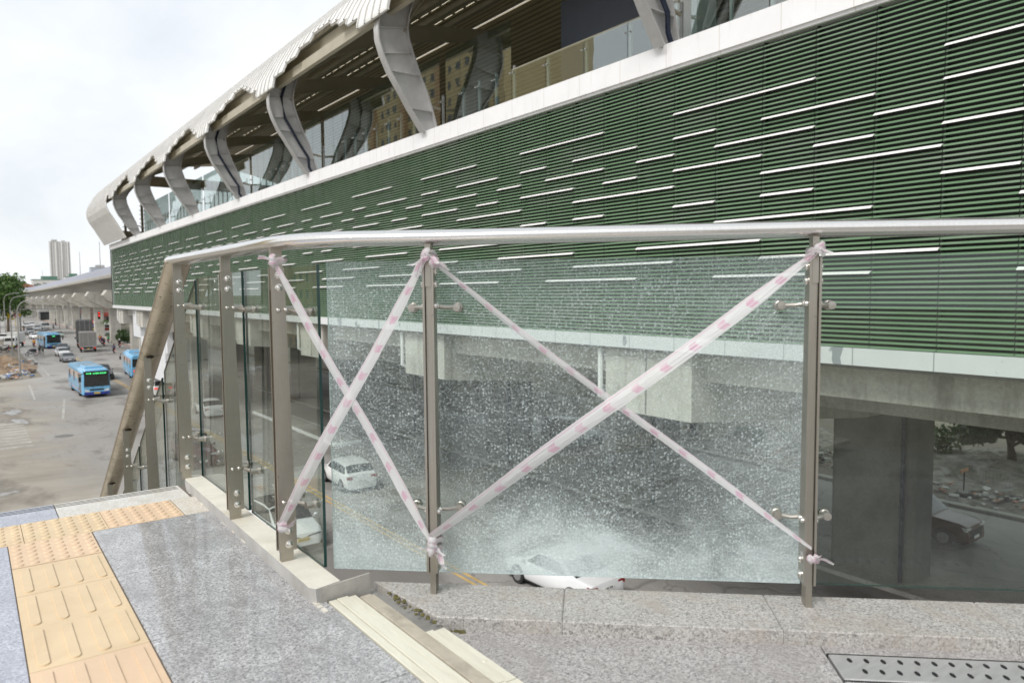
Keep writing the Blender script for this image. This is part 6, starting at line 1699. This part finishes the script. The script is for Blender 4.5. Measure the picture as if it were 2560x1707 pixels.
b = MB(); b.box(-4,4.5,-1,-0.8,0.3,3.6); b.box(-4,-3.8,-2.5,8,0.3,3.6); b.build("panel", pmat("shelter_dark", (0.09,0.095,0.10), 0.5, var=0.2), g)
for x in (-4.2, 0.2, 4.6):
    b = MB(); b.box(x-0.1,x+0.1,-2.8,-2.6,0,3.6); b.build("post", M['lamp_metal'], g)
g = empty("road_barrier", (28.2, 255, ZR), 0, "low grey metal barrier along the median beneath the viaduct", "barrier")
b = MB(); b.box(-0.05,0.05,-45,70,0.55,0.95)
for q in range(-45, 71, 5): b.box(-0.08,0.08,q-0.06,q+0.06,0,1.0)
b.build("rails", M['lamp_metal'], g)
# hazy shopfronts and posters behind the viaduct piers
for k, (x, y, w, h, c, lab) in enumerate(((44, 300, 16, 9, (0.26,0.20,0.17), "dark brown shopfront behind the viaduct piers"), (50, 250, 18, 11, (0.42,0.40,0.38), "grey shop building seen between the last two piers"), (44, 350, 14, 8, (0.20,0.22,0.24), "dark row of shops farther behind the viaduct"), (60, 205, 20, 10, (0.48,0.45,0.42), "pale building behind the coach at the station's far end"))):
    hb = empty("shop", (x, y, ZR), 0, lab, "shop", "shops behind the viaduct")
    b = MB(); b.box(-w/2, w/2, -7, 7, 0, h); b.build("wall", pmat("shop_wall", c, 0.85, var=0.2, vs=0.3), hb)
    b = MB(); b.box(-w/2-0.05, w/2+0.05, -7.6, -6.9, 3.2, 4.4); b.build("sign_board", pmat("shop_sign", [(0.42,0.08,0.06),(0.10,0.16,0.40),(0.45,0.10,0.10),(0.40,0.36,0.30)][k], 0.5, var=0.3, vs=1), hb)
    b = MB()
    for q in range(int(w/3)): b.box(-w/2+0.5+q*3, -w/2+2.7+q*3, -7.1, -6.9, 0.2, 2.8)
    b.build("shutters", M['carglass'], hb)
    b = MB(); b.box(-w/2-0.3, w/2+0.3, -7.3, 7.3, h, h+0.4); b.build("roof", M['grey'], hb)
# barriers and bits on the rubble field
def crowd_barrier(loc, rz, label, w=2.2):
    r = empty("metal_barrier", loc, rz, label, "barrier", "metal barriers on the rubble field")
    b = MB(); b.tube([(-w/2,0,0),(-w/2,0,1.15),(w/2,0,1.15),(w/2,0,0)], 0.028, 6); b.tube([(-w/2,0,0.22),(w/2,0,0.22)], 0.02, 5); b.build("frame", M['lamp_metal'], r)
    b = MB()
    for q in range(1, int(w/0.17)): b.cyl((-w/2+q*0.17,0,0.22), (-w/2+q*0.17,0,1.15), 0.010, n=5)
    b.build("bars", M['lamp_metal'], r)
crowd_barrier((41.2, 25.6, ZR), 1.2, "grey metal crowd barrier just left of the right post")
crowd_barrier((42.0, 13.7, ZR), 1.5, "long metal crowd barrier right of the brown suv", 3.6)
crowd_barrier((45.0, 10.8, ZR), 1.4, "metal crowd barrier at the right edge in front of parked bikes", 3.2)
g = empty("stop_marker", (39.9, 15.4, ZR), 0, "thin post with an orange cap standing in an old tyre", "marker post")
b = MB(); b.tube([(0,0,0.1),(0.02,0,1.3)], 0.035, 6); b.build("post", M['black'], g)
b = MB(); b.lathe([(0.20,0.0),(0.36,0.02),(0.40,0.10),(0.36,0.18),(0.20,0.2)], (0,0,0), (0,0,1), 18); b.build("tyre_base", M['tyre'], g)
b = MB(); b.box(-0.45,0.45,-0.02,0.02,1.25,1.42); b.build("cap_board", pmat("faded_orange", (0.42,0.22,0.12), 0.7), g)
g = empty("site_wall", (39.8, 95, ZR), 0, "grey boundary wall along the far side of the road under the station", "wall")
b = MB(); b.box(-0.15,0.15,-45,60,0,2.3); b.box(-0.22,0.22,-45,60,2.3,2.42); b.build("wall_panel", M['conc_pale'], g)
for k, y in enumerate((58, 82, 112)):
    hb = empty("roadside_house", (45, y+10, ZR), 0, ["dark open fronted stall beyond the far carriageway", "yellowish roadside house seen through the left glass panels", "grey roadside house seen behind the first post"][k], "house", "houses beyond the far carriageway")
    b = MB(); b.box(-4,4,-8,8,0,6.5+k); b.build("wall", pmat("roadside_wall", [(0.20,0.19,0.18),(0.50,0.45,0.30),(0.38,0.38,0.38)][k], 0.85, var=0.2, vs=0.3), hb)
    b = MB(); b.box(-4.6,4.2,-8.2,8.2,6.5+k,6.8+k); b.build("roof", M['grey'], hb)
    b = MB()
    for q in range(4): b.box(-4.08,-3.9,-7+q*3.8,-4.6+q*3.8,0.2,2.7)
    b.build("shutters", M['carglass'], hb)
g = empty("manhole_cover", (5.4, 63.5, ZR+0.004), 0, "round iron manhole cover in the road right of the zebra crossing", "manhole")
b = MB(); b.lathe([(0.0,0),(0.62,0),(0.62,0.012),(0.0,0.014)], (0,0,0), (0,0,1), 24); b.build("lid", pmat("iron_lid", (0.17,0.165,0.155), 0.8, var=0.2), g)
# low white and yellow painted barrier blocks on the centre of the road under the station
g = empty("traffic_island", (20.8, 56, ZR), 0, "low traffic island with a white kerb edge seen through the left glass panels", "traffic island")
b = MB(); b.cbox(-1.0,1.0,-9,9,0,0.20,0.05); b.build("island_kerb", M['white'], g)
b = MB(); b.box(-0.85,0.85,-8.8,8.8,0.19,0.204); b.build("island_top", M['conc'], g)

# ================================================================== sky, sun, camera
EL, AZ = 48.0, 250.0           # elevation; azimuth of the sun, degrees clockwise from +Y
w = bpy.data.worlds.new("World"); S.world = w; w.use_nodes = True
t = w.node_tree; t.nodes.clear()
out = t.nodes.new("ShaderNodeOutputWorld"); bg = t.nodes.new("ShaderNodeBackground"); L(t, bg.outputs[0], out.inputs[0])
sk = t.nodes.new("ShaderNodeTexSky"); sk.sky_type = 'NISHITA'; sk.sun_disc = False; sk.sun_elevation = R(EL); sk.sun_rotation = R(AZ); sk.dust_density = 2.5; sk.air_density = 1.2
tc = t.nodes.new("ShaderNodeTexCoord"); sp = N(t, "ShaderNodeSeparateXYZ"); L(t, tc.outputs['Generated'], sp.inputs[0])
zz = math_(t, 'ADD', math_(t, 'MAXIMUM', sp.outputs['Z'], 0.0), 0.16)
cb = N(t, "ShaderNodeCombineXYZ"); L(t, math_(t, 'DIVIDE', sp.outputs['X'], zz), cb.inputs[0]); L(t, math_(t, 'DIVIDE', sp.outputs['Y'], zz), cb.inputs[1])
mp = N(t, "ShaderNodeMapping"); mp.inputs['Scale'].default_value = (0.55, 0.30, 1); mp.inputs['Location'].default_value = (3.1, 1.7, 0); L(t, cb.outputs[0], mp.inputs[0])
n = N(t, "ShaderNodeTexNoise"); n.inputs['Scale'].default_value = 1.25; n.inputs['Detail'].default_value = 9; n.inputs['Roughness'].default_value = 0.55; n.inputs['Distortion'].default_value = 0.5; L(t, mp.outputs[0], n.inputs['Vector'])
cloud = ramp(t, n.outputs['Fac'], [(0.33, (0.83,0.87,0.91)), (0.48, (0.95,0.965,0.98)), (0.62, (1,1,1))])
cl = mixc(t, 1.0, cloud, (7.2, 7.3, 7.4), 'MULTIPLY')
cov = ramp(t, n.outputs['Fac'], [(0.30, (0.86,0.86,0.86)), (0.5, (0.97,0.97,0.97))])
L(t, mixc(t, cov, sk.outputs[0], cl), bg.inputs['Color']); bg.inputs['Strength'].default_value = 0.12
sd = bpy.data.lights.new("Sun", 'SUN'); sd.energy = 2.2; sd.angle = R(22); sd.color = (1.0, 0.97, 0.93)
so_ = bpy.data.objects.new("Sun", sd); COL.objects.link(so_)
dirv = Vector((math.sin(R(AZ))*math.cos(R(EL)), math.cos(R(AZ))*math.cos(R(EL)), math.sin(R(EL))))
so_.rotation_euler = dirv.to_track_quat('Z', 'Y').to_euler(); so_.location = (0, -10, 40)
S.view_settings.view_transform = 'Standard'; S.view_settings.look = 'None'; S.view_settings.gamma = 1.0; S.view_settings.exposure = 0.30
S.view_settings.use_curve_mapping = False
cd = bpy.data.cameras.new("Camera"); cam = bpy.data.objects.new("Camera", cd); COL.objects.link(cam); S.camera = cam
yaw, pit, rol = R(36.754), R(3.889), R(-0.4807)
fw0 = Vector((math.sin(yaw), math.cos(yaw), 0)); r0 = Vector((math.cos(yaw), -math.sin(yaw), 0)); u0 = Vector((0, 0, 1))
fw = fw0*math.cos(pit)-u0*math.sin(pit); up = u0*math.cos(pit)+fw0*math.sin(pit)
rr_ = r0*math.cos(rol)+up*math.sin(rol); uu = up*math.cos(rol)-r0*math.sin(rol)
mw = Matrix.Identity(4)
for i in range(3): mw[i][0] = rr_[i]; mw[i][1] = uu[i]; mw[i][2] = -fw[i]; mw[i][3] = (0, 0, 1.15)[i]
cam.matrix_world = mw
cd.sensor_width = 36; cd.lens = 1822.07/2560*36; cd.clip_start = 0.05; cd.clip_end = 6000
cd.dof.use_dof = True; cd.dof.focus_distance = 4.6; cd.dof.aperture_fstop = 3.2
S.cycles.max_bounces = 8; S.cycles.transparent_max_bounces = 24; S.cycles.sample_clamp_indirect = 6
